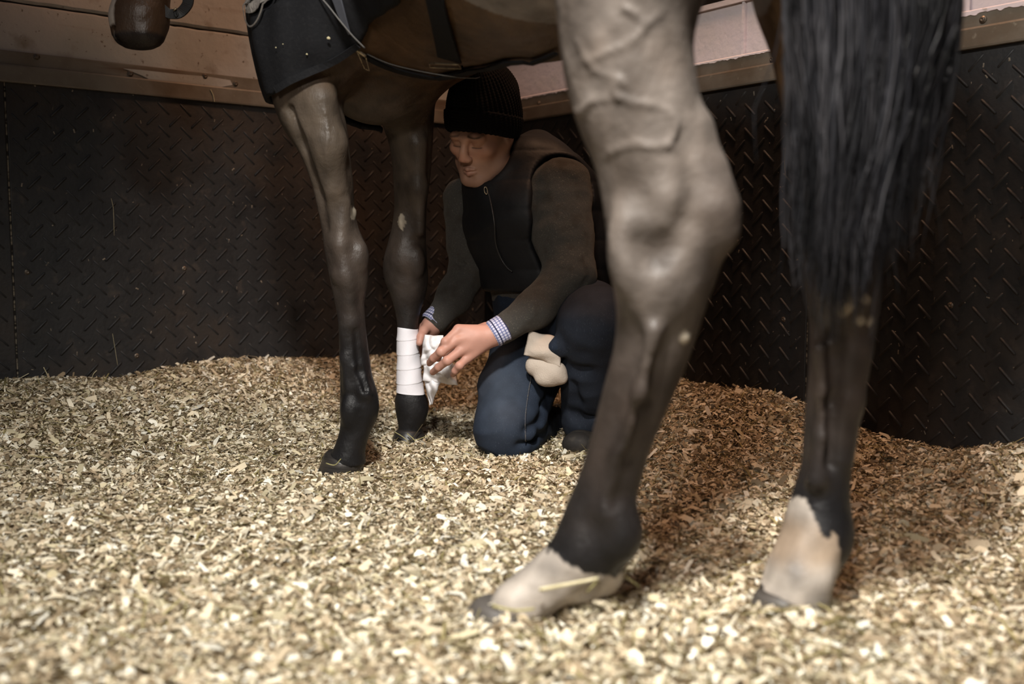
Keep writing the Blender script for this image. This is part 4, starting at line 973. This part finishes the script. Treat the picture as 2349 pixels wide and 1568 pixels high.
# neck, trunk, limbs inside the clothes
NB = A(1165, 405, 2.66)
BF.chain([hl(0, 0.035, -0.05), NB], [0.055, 0.062], 0.02)
SIDE = unit(A(1288, 415, 2.54) - A(1062, 445, 2.72))
TR = [A(1262, 760, 2.68), A(1240, 620, 2.66), A(1208, 490, 2.64), A(1172, 415, 2.65)]; TW = [(.145, .115), (.150, .120), (.172, .125), (.140, .085)]
def trunk(F_, g, k=0.03):
    for a, b, p, q in zip(TR[:-1], TR[1:], TW[:-1], TW[1:]): F_.ecap(a, b, (p[0] + g, p[1] + g), (q[0] + g, q[1] + g), SIDE, k)
LA = [A(1290, 428, 2.53), A(1292, 540, 2.50), A(1306, 632, 2.46), A(1228, 706, 2.42), A(1150, 758, 2.385)]; LR = [.074, .072, .062, .047, .034]
RA = [A(1062, 455, 2.72), A(1068, 555, 2.715), A(1076, 620, 2.70), A(1044, 676, 2.66), A(1002, 736, 2.61)]; RR = [.055, .050, .050, .045, .033]
RT = [A(1235, 780, 2.64), A(1190, 880, 2.52), A(1166, 976, 2.425)]; RTR = [.115, .094, .080]
RS = [A(1168, 980, 2.43), A(1235, 985, 2.65), A(1285, 975, 2.84)]; RSR = [.078, .066, .052]
LT = [A(1300, 775, 2.66), A(1340, 735, 2.50), A(1368, 742, 2.38)]; LTR = [.120, .098, .088]
LS = [A(1368, 748, 2.38), A(1358, 860, 2.44), A(1345, 968, 2.50)]; LSR = [.086, .072, .062]
trunk(BF, -0.02)
for P_, R_ in ((LA, LR), (RA, RR)): BF.chain(P_, [r - 0.014 for r in R_], 0.02)
for P_, R_ in ((RT, RTR), (RS, RSR), (LT, LTR), (LS, LSR)): BF.chain(P_, [r - 0.030 for r in R_], 0.02)
# left hand: metacarpals, then fingers with their joints
WL = A(1138, 765, 2.38)
BF.chain([LA[-1], WL], [0.024, 0.025], 0.01)
MC = [A(1052, 756, 2.362), A(1047, 780, 2.352), A(1057, 803, 2.354), A(1073, 820, 2.362)]
for m_, r in zip(MC, (.0135, .0135, .013, .012)): BF.cone(WL, m_, 0.021, r, 0.012)
BF.cone(A(1095, 775, 2.375), A(1068, 790, 2.37), 0.022, 0.018, 0.014)
FG = [[A(1022, 784, 2.342), A(1008, 808, 2.37), A(1005, 822, 2.395)], [A(1012, 806, 2.334), A(995, 821, 2.355), A(985, 832, 2.385)], [A(1026, 827, 2.336), A(1006, 842, 2.352), A(993, 853, 2.38)], [A(1054, 838, 2.345), A(1044, 850, 2.355), A(1039, 858, 2.378)]]
for m_, fg, r in zip(MC, FG, (.0100, .0102, .0098, .0088)):
    BF.chain([m_, *fg], [r * 1.18, r * 1.04, r * 0.94, r * 0.82], 0.004)
    for j_ in (fg[0],): BF.ell(j_, (r * 1.08,) * 3, None, 0.004)
BF.chain([A(1115, 755, 2.40), A(1075, 765, 2.425), A(1040, 790, 2.445), A(1022, 808, 2.45)], [0.018, 0.0135, 0.0115, 0.0095], 0.006)
# right hand, closing behind the bandaged leg
WR = A(992, 745, 2.605)
BF.chain([RA[-1], WR], [0.024, 0.024], 0.01)
RM = [A(968, 752, 2.615), A(969, 768, 2.622), A(974, 782, 2.628), A(981, 794, 2.634)]
for m_ in RM: BF.cone(WR, m_, 0.020, 0.0125, 0.012)
for i_, m_ in enumerate(RM):
    y = 758 + 14 * i_; BF.chain([m_, A(957, y + 6, 2.638), A(942, y + 10, 2.640), A(930, y + 12, 2.632)], [.0115, .0098, .0090, .0076], 0.004)
BF.chain([A(985, 745, 2.595), A(972, 758, 2.572), A(966, 772, 2.555), A(962, 786, 2.545)], [0.016, 0.0115, 0.0105, 0.0085], 0.006)
head_box = (HO - 0.155, HO + np.array([0.15, 0.16, 0.16])); lh_box = (A(972, 880, 2.30) * [1, 0, 1] + [0, 2.28, 0], A(1150, 715, 2.4) * [1, 0, 1] + [0, 2.50, 0]); rh_box = (A(912, 835, 2.6) * [1, 0, 1] + [0, 2.52, 0], A(1012, 715, 2.6) * [1, 0, 1] + [0, 2.67, 0])
fine = [BF.mesh(0.0019, *head_box), BF.mesh(0.0017, *lh_box), BF.mesh(0.0017, *rh_box)]
cv, cf = BF.mesh(0.009); cen = cv[cf].mean(1); drop = np.zeros(len(cf), bool)
for lo_, hi_ in (head_box, lh_box, rh_box): drop |= np.all((cen > lo_ + 0.006) & (cen < hi_ - 0.006), 1)
PV, PQ = merge(*fine, (cv, cf[~drop]))
def skin(V):
    L = loc(V); n1 = fbm(V, 60, 3); x, y, z = L.T
    base = np.array([0.40, 0.215, 0.14]); C = np.tile(base, (len(V), 1)); hd = (np.abs(L) < 0.17).all(1)
    def mx(C, col, w): return C + (np.array(col) - C) * np.clip(w, 0, 1)[:, None]
    C = mx(C, (0.46, 0.24, 0.185), ~hd * 0.9)
    g = lambda cx, cy, cz, rx, rz: np.exp(-((x - cx) / rx) ** 2 - ((z - cz) / rz) ** 2) * (y < -0.05) * hd
    C = mx(C, (0.34, 0.14, 0.10), 0.75 * g(0, 0, -0.066, 0.018, 0.004) + 0.75 * g(0, 0, -0.077, 0.016, 0.0045))
    C = mx(C, (0.45, 0.19, 0.12), 0.5 * g(0, 0, -0.03, 0.016, 0.014) + 0.35 * (g(0.045, 0, -0.02, 0.02, 0.02) + g(-0.045, 0, -0.02, 0.02, 0.02)))
    C = mx(C, (0.24, 0.145, 0.105), 0.55 * hd * sstep(-0.040, -0.060, z) * (np.abs(x) > 0.0) * (y < 0.0) * (1 - g(0, 0, -0.071, 0.022, 0.009)))   # stubble
    for q in (-1, 1):
        br = np.exp(-((z - (0.0275 - 0.10 * (np.abs(x) - 0.03))) / 0.0030) ** 2) * sstep(0.010, 0.016, x * q) * (1 - sstep(0.044, 0.054, x * q)) * (y < -0.06) * hd
        C = mx(C, (0.06, 0.035, 0.02), br * (0.85 + 0.4 * n1))
        la = np.exp(-((z + 0.0068 - 0.0 * x + 6.0 * (np.abs(x) - 0.031) ** 2 * -1) / 0.0016) ** 2) * sstep(0.014, 0.018, x * q) * (1 - sstep(0.043, 0.048, x * q)) * (y < -0.06) * hd
        C = mx(C, (0.03, 0.018, 0.012), la * 0.9)
        C = mx(C, (0.20, 0.13, 0.09), 0.6 * hd * sstep(0.055, 0.062, np.abs(x)) * sstep(-0.03, -0.005, z) * sstep(-0.045, -0.03, y) * (1 - sstep(-0.01, 0.0, y)) * (0.6 + n1))   # cropped sideburn
    C = mx(C, (0.07, 0.045, 0.03), hd * (z > 0.02 - 0.4 * y) * (y > -0.03) * (z > 0) + hd * (y > 0.05) * (z > -0.02))
    # nails
    for t, d in zip([f_[-1] for f_ in FG], FG):
        v = unit(d[-1] - d[-2]); m = np.linalg.norm(V - (d[-1] + np.array([0, -0.006, 0.003])), axis=1) < 0.0058; C[m] = (0.50, 0.29, 0.22)
    return np.clip(C * (1 + 0.10 * n1)[:, None], 0.01, 1)
M_skin = material('skin', attr=True, rough=0.52, spec=0.35, sss=0.08, bump=[('noise', 420, 0.12, 0.001)])
person = thing('person', 'person kneeling in black beanie, dark vest, grey sweater and jeans, winding a bandage', 'person', tuple(A(1230, 1010, 2.5) * [1, 1, 0]))
adopt(link('body', np_mesh('body', PV, PQ, colors=skin(PV)), M_skin), person)

# beanie
def knit():
    B = Field()
    B.ell(hl(0, 0.022, 0.050), (0.098, 0.114, 0.124), RHS, 0.0); B.ell(hl(0.006, 0.030, 0.100), (0.078, 0.090, 0.085), RHS, 0.03)
    B.ell(hl(0, 0.020, 0.040), (0.0995, 0.1155, 0.112), RHS, 0.006)
    def below(X, Y, Z):
        z = (X - HO[0]) * RHS[2][0] + (Y - HO[1]) * RHS[2][1] + (Z - HO[2]) * RHS[2][2]; y = (X - HO[0]) * RHS[1][0] + (Y - HO[1]) * RHS[1][1] + (Z - HO[2]) * RHS[1][2]
        return z - (-0.003 - 0.52 * y)
    B.custom(below, HO - 0.2, HO + 0.2, 0.006, 's')
    v, f = B.mesh(0.0021); L = loc(v); n = vnormals(v, f)
    band_ = sstep(0.058, 0.054, L[:, 2] + 0.52 * L[:, 1]); ph = np.arctan2(L[:, 0], L[:, 1] - 0.02)
    d = 0.0013 * np.cos(ph * 46) * (1 - 0.4 * band_) + 0.0035 * band_ + 0.0006 * np.sin(L[:, 2] * 900) + 0.003 * vnoise(v, 26) * (1 - band_)
    return v + n * d[:, None], f
kv, kf = knit()
M_knit = material('black_knit', (0.0055, 0.0052, 0.005), 0.95, 0.12, bump=[('noise', 400, 0.5, 0.002)])
adopt(link('beanie', np_mesh('beanie', kv, kf), M_knit), person)

# sweater: trunk and sleeves in one
SF = Field(); trunk(SF, -0.004); SF.chain(LA, LR, 0.02); SF.chain(RA, RR, 0.02)
SF.chain([hl(0, 0.03, -0.09), NB], [0.062, 0.07], 0.02)
for pts, r in (([(1240, 606, 2.40), (1262, 630, 2.385), (1290, 640, 2.385)], .005), ([(1236, 640, 2.40), (1256, 655, 2.38), (1280, 668, 2.375)], .004), ([(1020, 608, 2.665), (1050, 622, 2.645), (1100, 628, 2.645)], .005), ([(1026, 590, 2.67), (1058, 606, 2.655), (1092, 606, 2.66)], .004),
               ([(1238, 470, 2.452), (1248, 420, 2.452), (1275, 385, 2.458)], .003), ([(1345, 640, 2.41), (1320, 690, 2.395)], .004)):
    SF.chain([A(*p) for p in pts], [r * .6, r, r * .6], 0.010, 's')
sv, sf = SF.mesh(0.0045); sn = vnormals(sv, sf); sv = sv + sn * (0.005 * fbm(sv, 15, 2) + 0.004 * (0.4 - np.abs(vnoise(sv * [0.7, 0.7, 1.1], 19))) + 0.0012 * vnoise(sv, 60))[:, None]
cut = np.all((sv > head_box[0] + [0.02, 0, 0.05]), 1) * 0
M_wool = material('grey_wool', (0.050, 0.047, 0.042), 0.95, 0.15, sheen=0.10, sheen_rough=0.6, sheen_tint=(0.75, 0.7, 0.62),
    var=[(330, (0.11, 0.098, 0.082), 0.58, 0.72, 3), (30, (0.038, 0.033, 0.027), 0.5, 0.7, 3)], bump=[('noise', 480, 0.6, 0.002), ('noise', 120, 0.4, 0.002)])
adopt(link('sweater', np_mesh('sweater', sv, sf), M_wool), person)

# sleeveless padded vest with stand-up collar
VF = Field(); trunk(VF, 0.016)
VF.chain([A(1232, 345, 2.70), A(1288, 400, 2.60)], [0.055, 0.06], 0.04); VF.chain([A(1120, 400, 2.68), A(1085, 430, 2.70)], [0.05, 0.045], 0.04)
VF.chain([A(1330, 440, 2.66), A(1352, 560, 2.66), A(1335, 650, 2.67)], [0.055, 0.055, 0.05], 0.06)
nk = [hl(0, 0.012, -0.115), NB]
VF.chain([hl(0, 0.022, -0.082), A(1150, 430, 2.63)], [0.074, 0.088], 0.03)
VF.ell(hl(0, -0.034, -0.020), (0.096, 0.098, 0.112), RHS, 0.006, 's')                        # opening of the collar round the jaw
VF.chain([A(1292, 424, 2.45), A(1296, 540, 2.44), A(1310, 640, 2.42)], [0.088, 0.086, 0.075], 0.012, 's')   # arm holes
VF.chain([LA[0], LA[1], LA[2]], [0.082, 0.080, 0.070], 0.010, 's')
VF.chain([A(1052, 458, 2.70), A(1060, 555, 2.70), A(1072, 620, 2.69)], [0.062, 0.058, 0.058], 0.010, 's')
VF.custom(lambda X, Y, Z: Z - (A(1180, 668, 2.55)[2] + 0.0 * X), A(900, 900, 2.2) - 0.3, np.array([0.6, 3.2, A(1180, 668, 2.55)[2] + 0.01]), 0.008, 's')
vv, vf = VF.mesh(0.0045); vn = vnormals(vv, vf)
quilt = 0.0035 * np.abs(np.sin((vv[:, 2] - 0.45) * math.pi / 0.075)) ** 0.6
vv = vv + vn * (quilt + 0.004 * fbm(vv, 13, 2))[:, None]
M_vest = material('black_vest_nylon', (0.006, 0.0062, 0.0075), 0.62, 0.3, bump=[('noise', 180, 0.2, 0.001), ('noise', 22, 0.35, 0.006)])
vest = adopt(link('vest', np_mesh('vest', vv, vf), M_vest), person)
# hooking the zip onto the vest's surface
q = smooth_path(np.array([(1119, 428), (1130, 470), (1137, 510), (1140, 555), (1152, 590), (1166, 612), (1178, 622)], float), 40); P, N = VF.hit(q[:, 0], q[:, 1], 2.2, 3.0, 0.006); ok_ = ~np.isnan(P[:, 0])
M_zip = material('dark_zip', (0.035, 0.033, 0.032), 0.4, 0.5, metal=0.4, bump=[('noise', 600, 0.5, 0.001)])
v, f = tube(P[ok_], 0.0024, 6); z_ = link('zip', pydata('zip', v, f, True), M_zip); z_.parent = vest
zp, _ = VF.hit([1119, 1122], [431, 447], 2.2, 3.0, 0.012); zp = zp if not np.isnan(zp).any() else np.array([A(1119, 431, 2.5), A(1122, 447, 2.5)])
c0, c1 = zp; lp = []
for t in np.linspace(0, 2 * math.pi, 17): lp.append((c0 + c1) / 2 + (c1 - c0) * 0.5 * math.sin(t) + np.array([1, 0, 0]) * 0.0038 * math.cos(t))
v, f = tube(lp, 0.0014, 6, False); m_ = link('zip_pull', pydata('zip_pull', v, f, True), M_brass); m_.parent = vest

# jeans
JF = Field(); JF.ecap(A(1266, 775, 2.68), A(1255, 690, 2.665), (.158, .128), (.155, .122), SIDE, 0.03)
JF.chain(RT, RTR, 0.03); JF.chain(RS, RSR, 0.025); JF.chain(LT, LTR, 0.03); JF.chain(LS, LSR, 0.03)
for pts, r in (([(1205, 985, 2.36), (1240, 965, 2.40), (1262, 930, 2.45)], .010), ([(1190, 1018, 2.36), (1225, 1003, 2.40), (1260, 990, 2.46)], .008), ([(1240, 930, 2.43), (1262, 900, 2.46), (1275, 870, 2.49)], .008),
               ([(1285, 800, 2.33), (1310, 815, 2.31), (1340, 812, 2.305)], .007), ([(1290, 835, 2.37), (1318, 850, 2.355), (1350, 842, 2.35)], .007), ([(1302, 945, 2.44), (1330, 958, 2.43), (1360, 952, 2.43)], .006), ([(1318, 880, 2.385), (1322, 920, 2.40), (1318, 950, 2.43)], .006)):
    JF.chain([A(*p) for p in pts], [r * .2, r * .4, r * .2], 0.030, 's')
JF.chain([A(1284, 775, 2.36), A(1276, 795, 2.36), A(1285, 808, 2.36)], [0.008, 0.012, 0.008], 0.022)
lo_, hi_ = JF.bounds(); jv, jf = JF.mesh(0.0045); jn = vnormals(jv, jf)
jv = jv + jn * (0.007 * fbm(jv * [1, 1, 0.6], 13, 3) + 0.006 * (0.4 - np.abs(vnoise(jv * [0.6, 0.6, 1.2], 20))))[:, None]
def denim(V):
    n = fbm(V, 30, 3); C = np.tile(np.array([0.014, 0.021, 0.036]), (len(V), 1))
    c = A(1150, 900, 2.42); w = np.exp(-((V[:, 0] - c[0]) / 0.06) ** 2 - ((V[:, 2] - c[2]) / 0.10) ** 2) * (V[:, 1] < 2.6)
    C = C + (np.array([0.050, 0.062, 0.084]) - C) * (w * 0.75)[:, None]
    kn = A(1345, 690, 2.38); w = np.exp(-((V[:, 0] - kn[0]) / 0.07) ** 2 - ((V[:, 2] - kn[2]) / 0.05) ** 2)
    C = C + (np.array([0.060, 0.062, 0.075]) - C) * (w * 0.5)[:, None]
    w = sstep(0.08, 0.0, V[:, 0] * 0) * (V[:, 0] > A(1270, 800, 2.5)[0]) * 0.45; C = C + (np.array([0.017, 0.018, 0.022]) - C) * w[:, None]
    return np.clip(C * (1 + 0.3 * n)[:, None], 0.003, 1)
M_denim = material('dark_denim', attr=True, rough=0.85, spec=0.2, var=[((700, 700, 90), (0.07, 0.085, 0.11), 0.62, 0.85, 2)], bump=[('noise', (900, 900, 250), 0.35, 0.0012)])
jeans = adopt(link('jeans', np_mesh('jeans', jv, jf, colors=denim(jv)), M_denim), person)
q = smooth_path(np.array([(1215, 815), (1217, 860), (1210, 900), (1203, 950), (1201, 990), (1204, 1012)], float), 40); P, N = JF.hit(q[:, 0], q[:, 1], 2.2, 3.0, 0.006); ok_ = ~np.isnan(P[:, 0])
v, f = tube(P[ok_], 0.0016, 5); s_ = link('seam', pydata('seam', v, f, True), material('denim_stitching', (0.05, 0.055, 0.07), 0.8, 0.2, var=[(300, (0.09, 0.085, 0.08), 0.5, 0.6, 2)])); s_.parent = jeans

# shirt cuffs with woven checks
def plaid():
    m = bpy.data.materials.new('checked_shirt_cloth'); m.use_nodes = True; nt = m.node_tree; ns = nt.nodes; ln = nt.links; b = ns['Principled BSDF']; b.inputs['Roughness'].default_value = 0.85
    uv = ns.new('ShaderNodeUVMap'); sp = ns.new('ShaderNodeSeparateXYZ'); ln.new(uv.outputs[0], sp.inputs[0])
    src = None
    def stripes(out, n, w, col, prev, f):
        a = ns.new('ShaderNodeMath'); a.operation = 'MULTIPLY'; a.inputs[1].default_value = n; ln.new(out, a.inputs[0])
        c = ns.new('ShaderNodeMath'); c.operation = 'FRACT'; ln.new(a.outputs[0], c.inputs[0])
        d = ns.new('ShaderNodeMath'); d.operation = 'LESS_THAN'; d.inputs[1].default_value = w; ln.new(c.outputs[0], d.inputs[0])
        e = ns.new('ShaderNodeMath'); e.operation = 'MULTIPLY'; e.inputs[1].default_value = f; ln.new(d.outputs[0], e.inputs[0])
        x = ns.new('ShaderNodeMix'); x.data_type = 'RGBA'; ln.new(e.outputs[0], x.inputs[0])
        if prev is None: x.inputs[6].default_value = (0.56, 0.55, 0.66, 1)
        else: ln.new(prev, x.inputs[6])
        x.inputs[7].default_value = (*col, 1); return x.outputs[2]
    c = stripes(sp.outputs[0], 30, 0.38, (0.10, 0.13, 0.30), None, 0.75); c = stripes(sp.outputs[1], 4.5, 0.36, (0.07, 0.09, 0.24), c, 0.75); c = stripes(sp.outputs[1], 1.5, 0.14, (0.015, 0.018, 0.06), c, 0.95)
    ln.new(c, b.inputs['Base Color']); return m
M_plaid = plaid()
def cuff(p0, p1, r0, r1):
    n, m = 40, 9; d = unit(p1 - p0); a = unit(np.cross(d, [0.1, 0.3, 0.9])); b = np.cross(d, a); V, F, U = [], [], []
    for i_ in range(m):
        t = i_ / (m - 1); c = p0 + (p1 - p0) * t; r = r0 + (r1 - r0) * t - (0.004 if i_ in (0, m - 1) else 0)
        for j in range(n + 1):
            w = 2 * math.pi * j / n; rr = r * (1 + 0.02 * math.sin(3 * w + 1) + 0.012 * math.sin(7 * w)); V.append(c + rr * (math.cos(w) * a + math.sin(w) * b)); U.append((j / n, t))
    for i_ in range(m - 1):
        for j in range(n): F.append((i_ * (n + 1) + j, i_ * (n + 1) + j + 1, (i_ + 1) * (n + 1) + j + 1, (i_ + 1) * (n + 1) + j))
    return adopt(link('shirt_cuff', np_mesh('shirt_cuff', np.array(V), np.array(F), uvs=U), M_plaid), person)
cuff(A(1160, 750, 2.385), A(1129, 768, 2.378), 0.0345, 0.0335)
cuff(A(1010, 722, 2.62), A(987, 744, 2.602), 0.0335, 0.0325)

# boots
M_boot = material('dark_boot_leather', (0.022, 0.019, 0.017), 0.7, 0.3, var=[(40, (0.05, 0.042, 0.034), 0.5, 0.7, 3)], bump=[('noise', 120, 0.3, 0.002)])
def boot(ankle, heel, toe):
    B = Field(); B.chain([ankle, heel], [0.046, 0.042], 0.02); B.ecap(heel, toe, (0.040, 0.036), (0.042, 0.030), np.cross(toe - heel, [0, 0, 1]), 0.03)
    v, f = B.mesh(0.004); b_ = adopt(link('boot', np_mesh('boot', v, f), M_boot), person)
    S = Field(); dn = np.array([0, 0, 0.026]); S.ecap(heel - dn, toe - dn, (0.044, 0.012), (0.047, 0.012), np.cross(toe - heel, [0, 0, 1]), 0.01); v, f = S.mesh(0.004)
    s = link('sole', np_mesh('sole', v, f), M_hoof); s.parent = b_; return b_
boot(A(1345, 975, 2.52), A(1352, 1000, 2.54), A(1328, 1018, 2.40))
boot(A(1285, 972, 2.85), A(1296, 965, 2.92), A(1290, 985, 2.80))

# rolled fleece pad tucked between the thighs
PF = Field()
PF.ecap(A(1226, 838, 2.392), A(1276, 856, 2.372), (0.026, 0.022), (0.029, 0.026), [0.4, 0, -1], 0.005)
PF.ell(A(1252, 868, 2.376), (0.024, 0.02, 0.018), None, 0.015); PF.cone(A(1275, 855, 2.37), A(1291, 868, 2.37), 0.020, 0.012, 0.012)
fv, ff = PF.mesh(0.0028); fn_ = vnormals(fv, ff); fv = fv + fn_ * (0.0035 * fbm(fv, 24, 2))[:, None]
fv, ff = merge((fv, ff), cloth_panel([(1201, 815, 2.378), (1282, 838, 2.352), (1288, 776, 2.375), (1214, 757, 2.40)], 0.020, [(0.002, 1.2, 0.6)], 8, 0.008, 26))
pad = tag(link('fleece_pad', np_mesh('fleece_pad', fv, ff), material('beige_fleece', (0.47, 0.40, 0.335), 0.95, 0.1, bump=[('noise', 300, 0.5, 0.002), ('noise', 60, 0.3, 0.003)])),
          'folded beige fleece pad tucked between the thighs of the kneeling person', 'bandage pad')
# ------------------------------------------------------------------ loose bits: hay stalks, splinters, flecks
M_hay = material('dry_hay', (0.40, 0.35, 0.17), 0.7, 0.25, var=[(60, (0.26, 0.24, 0.10), 0.45, 0.65, 3)])
M_hayp = material('pale_straw', (0.62, 0.55, 0.36), 0.6, 0.3, var=[(60, (0.48, 0.42, 0.25), 0.45, 0.65, 3)])
def stalk(pts, r, label, mat=M_hay, cat='hay stalk', group=None):
    P = smooth_path(np.array([PX(*p) for p in pts]), 12) if len(pts) > 2 else np.linspace(PX(*pts[0]), PX(*pts[1]), 8)
    v, f = tube(P, np.linspace(r, r * 0.75, len(P)), 6); o = link('hay_stalk', pydata('hay_stalk', v, f, True), mat)
    c = Vector(P[0]); o.data.transform(Matrix.Translation(-c)); o.location = c
    return tag(o, label, cat, group)
def gstalk(a, b, r, label, mat=M_hay, h=0.006, group=None):
    """a stalk lying on the bedding between two pixels"""
    def gp(px, py):
        u, dy, dz = rays(px, py); t = CAMH / -dz
        for _ in range(6):
            t = (CAMH - float(ground(np.array(u * t), np.array(dy * t))) - h) / -dz
        return np.array([u * t, dy * t, CAMH + dz * t])
    A0, B0 = gp(*a), gp(*b); P = np.linspace(A0, B0, 8); P[:, 2] += 0.004 * np.sin(np.linspace(0, math.pi, 8))
    v, f = tube(P, np.linspace(r, r * 0.7, 8), 6); o = link('hay_stalk', pydata('hay_stalk', v, f, True), mat)
    c = Vector(P[0]); o.data.transform(Matrix.Translation(-c)); o.location = c
    return tag(o, label, 'hay stalk', group)
stalk([(1238, 1352, 1.245), (1300, 1340, 1.240), (1372, 1326, 1.245)], 0.0030, 'thick pale straw lying across the white pastern of the hind leg', M_hayp)
stalk([(1372, 1328, 1.246), (1358, 1345, 1.245), (1346, 1358, 1.25)], 0.0014, 'short bent hay blade hanging under the thick pale straw')
stalk([(1130, 1389, 1.215), (1180, 1399, 1.215), (1226, 1396, 1.22)], 0.0022, 'greenish hay blade lying over the grey hoof of the hind leg')
stalk([(1410, 1305, 1.33), (1440, 1325, 1.31), (1468, 1345, 1.30)], 0.0015, 'thin hay blade on shavings behind the white pastern')
stalk([(905, 990, 2.515), (922, 1000, 2.505), (936, 1011, 2.50)], 0.0013, 'hay blade leaning on the front hoof below the white bandage')
stalk([(934, 994, 2.512), (944, 1002, 2.505), (952, 1010, 2.50)], 0.0014, 'short hay blade at the middle of the hoof below the white bandage')
stalk([(950, 1010, 2.50), (965, 1005, 2.505), (981, 999, 2.515)], 0.0013, 'hay blade crossing the rim of the hoof below the white bandage')
gstalk((752, 1077), (845, 1087), 0.0013, 'thin hay blade along the lower edge of the black front hoof')
stalk([(748, 1062, 2.13), (768, 1066, 2.12), (782, 1052, 2.12)], 0.0012, 'bent hay blade resting on the toe of the black front hoof')
stalk([(1596, 884, 2.84), (1610, 868, 2.84), (1624, 846, 2.84)], 0.0011, 'hay blade standing up from the shavings against the dark rubber wall')
stalk([(1556, 872, 2.84), (1568, 876, 2.84), (1580, 888, 2.84)], 0.0012, 'broken hay blade on the crest of the shavings beside the near hock')
def wstalk(side, pts, r, label, n=0.006):
    P = []
    for px, py in pts: s, z = on_wall(side, px, py, n); P.append(WP(side, s, n, z))
    P = smooth_path(np.array(P), 12) if len(P) > 2 else np.linspace(P[0], P[1], 8)
    v, f = tube(P, r, 6); o = link('hay_stalk', pydata('hay_stalk', v, f, True), M_hayp); c = Vector(P[0]); o.data.transform(Matrix.Translation(-c)); o.location = c
    return tag(o, label, 'hay stalk')
wstalk('left', [(483, 205), (489, 218), (492, 234)], 0.0011, 'pale curved straw stuck to the steel trim and rubber panel top', 0.016)
wstalk('left', [(100, 842), (107, 856), (113, 873)], 0.0012, 'slanting hay blade leaning on the rubber wall near the panel seam')
wstalk('left', [(38, 874), (48, 866), (66, 856)], 0.0010, 'hay blade poking sideways from shavings right at the panel seam')
wstalk('left', [(210, 872), (214, 858), (222, 849)], 0.0009, 'small hay tuft blade on the shavings along the rubber wall')
wstalk('left', [(255, 455), (260, 480), (262, 540)], 0.0004, 'long thin white straw scratch hanging on the rubber panel')
wstalk('left', [(258, 765), (264, 800), (270, 838)], 0.0004, 'thin pale straw on the lower rubber panel above the shavings')
wstalk('right', [(1803, 335), (1800, 370), (1802, 408)], 0.0007, 'thin straw hanging on the rubber wall beside the black tail')
# chips caught on the rug
def chip(px, py, r, label):
    P, N = HF.hit(px, py, iso=0.021); P = P[0]; N = N[0]
    if np.isnan(P[0]): return
    a = unit(np.cross(N, [0.2, 0.1, 0.9])); b = np.cross(N, a); V, F = [], []; n = 8
    for k_, (rr, h) in enumerate(((0.9, 0), (1.0, 0.35), (0.6, 0.75))):
        for i_ in range(n): w = 2 * math.pi * i_ / n; V.append((a * math.cos(w) * rr + b * math.sin(w) * rr * 0.8) * r * (1 + 0.18 * math.sin(3 * w)) + N * h * r)
    F = [(q * n + i_, q * n + (i_ + 1) % n, (q + 1) * n + (i_ + 1) % n, (q + 1) * n + i_) for q in range(2) for i_ in range(n)] + [tuple(range(n))[::-1], tuple(range(2 * n, 3 * n))]
    o = link('wood_chip', pydata('wood_chip', V, F), M_hayp); o.location = Vector(P); tag(o, label, 'wood chip', 'wood chips caught on the rug')
chip(754, 87, 0.0038, 'round cream wood chip caught on the black rug near its binding')
chip(704, 124, 0.0020, 'small yellow wood chip caught low on the black rug above the hem')
chip(633, 109, 0.0015, 'tiny pale wood chip below the grey emblem on the black rug')
chip(649, 101, 0.0012, 'faint wood speck just beside the tiny pale chip below the emblem')
# flecks of wood dust on the rubber walls
Vf, Ff = [], []; r_ = np.random.default_rng(3)
for side, n_ in (('left', 330), ('right', 420)):
    for q in range(n_):
        s = r_.uniform(0.05, LEN[side] - 0.2); z = ZMAT * (1 - r_.random() ** 0.8 * 0.95) if r_.random() < 0.5 else r_.uniform(0.03, ZMAT - 0.02)
        a = r_.uniform(0.0006, 0.0022); b = a * r_.uniform(0.6, 3.2); ang = r_.normal(math.pi / 2, 0.5); ca, sa = math.cos(ang), math.sin(ang); o = len(Vf)
        for du, dv, dn in ((-b, -a, 0), (b, -a, 0), (b, a, 0), (-b, a, 0), (0, 0, a)): Vf.append(tuple(WP(side, s + du * ca - dv * sa, 0.0006 + dn, z + du * sa + dv * ca)))
        Ff += [(o, o + 1, o + 4), (o + 1, o + 2, o + 4), (o + 2, o + 3, o + 4), (o + 3, o, o + 4)]
dust = link('wood_dust', pydata('wood_dust', Vf, Ff), material('pale_wood_dust', (0.24, 0.20, 0.155), 0.9, 0.1, var=[(9, (0.10, 0.085, 0.07), 0.45, 0.6, 2)]))
tag(dust, 'pale flecks of wood dust clinging to the black rubber walls', 'dust', kind='stuff')
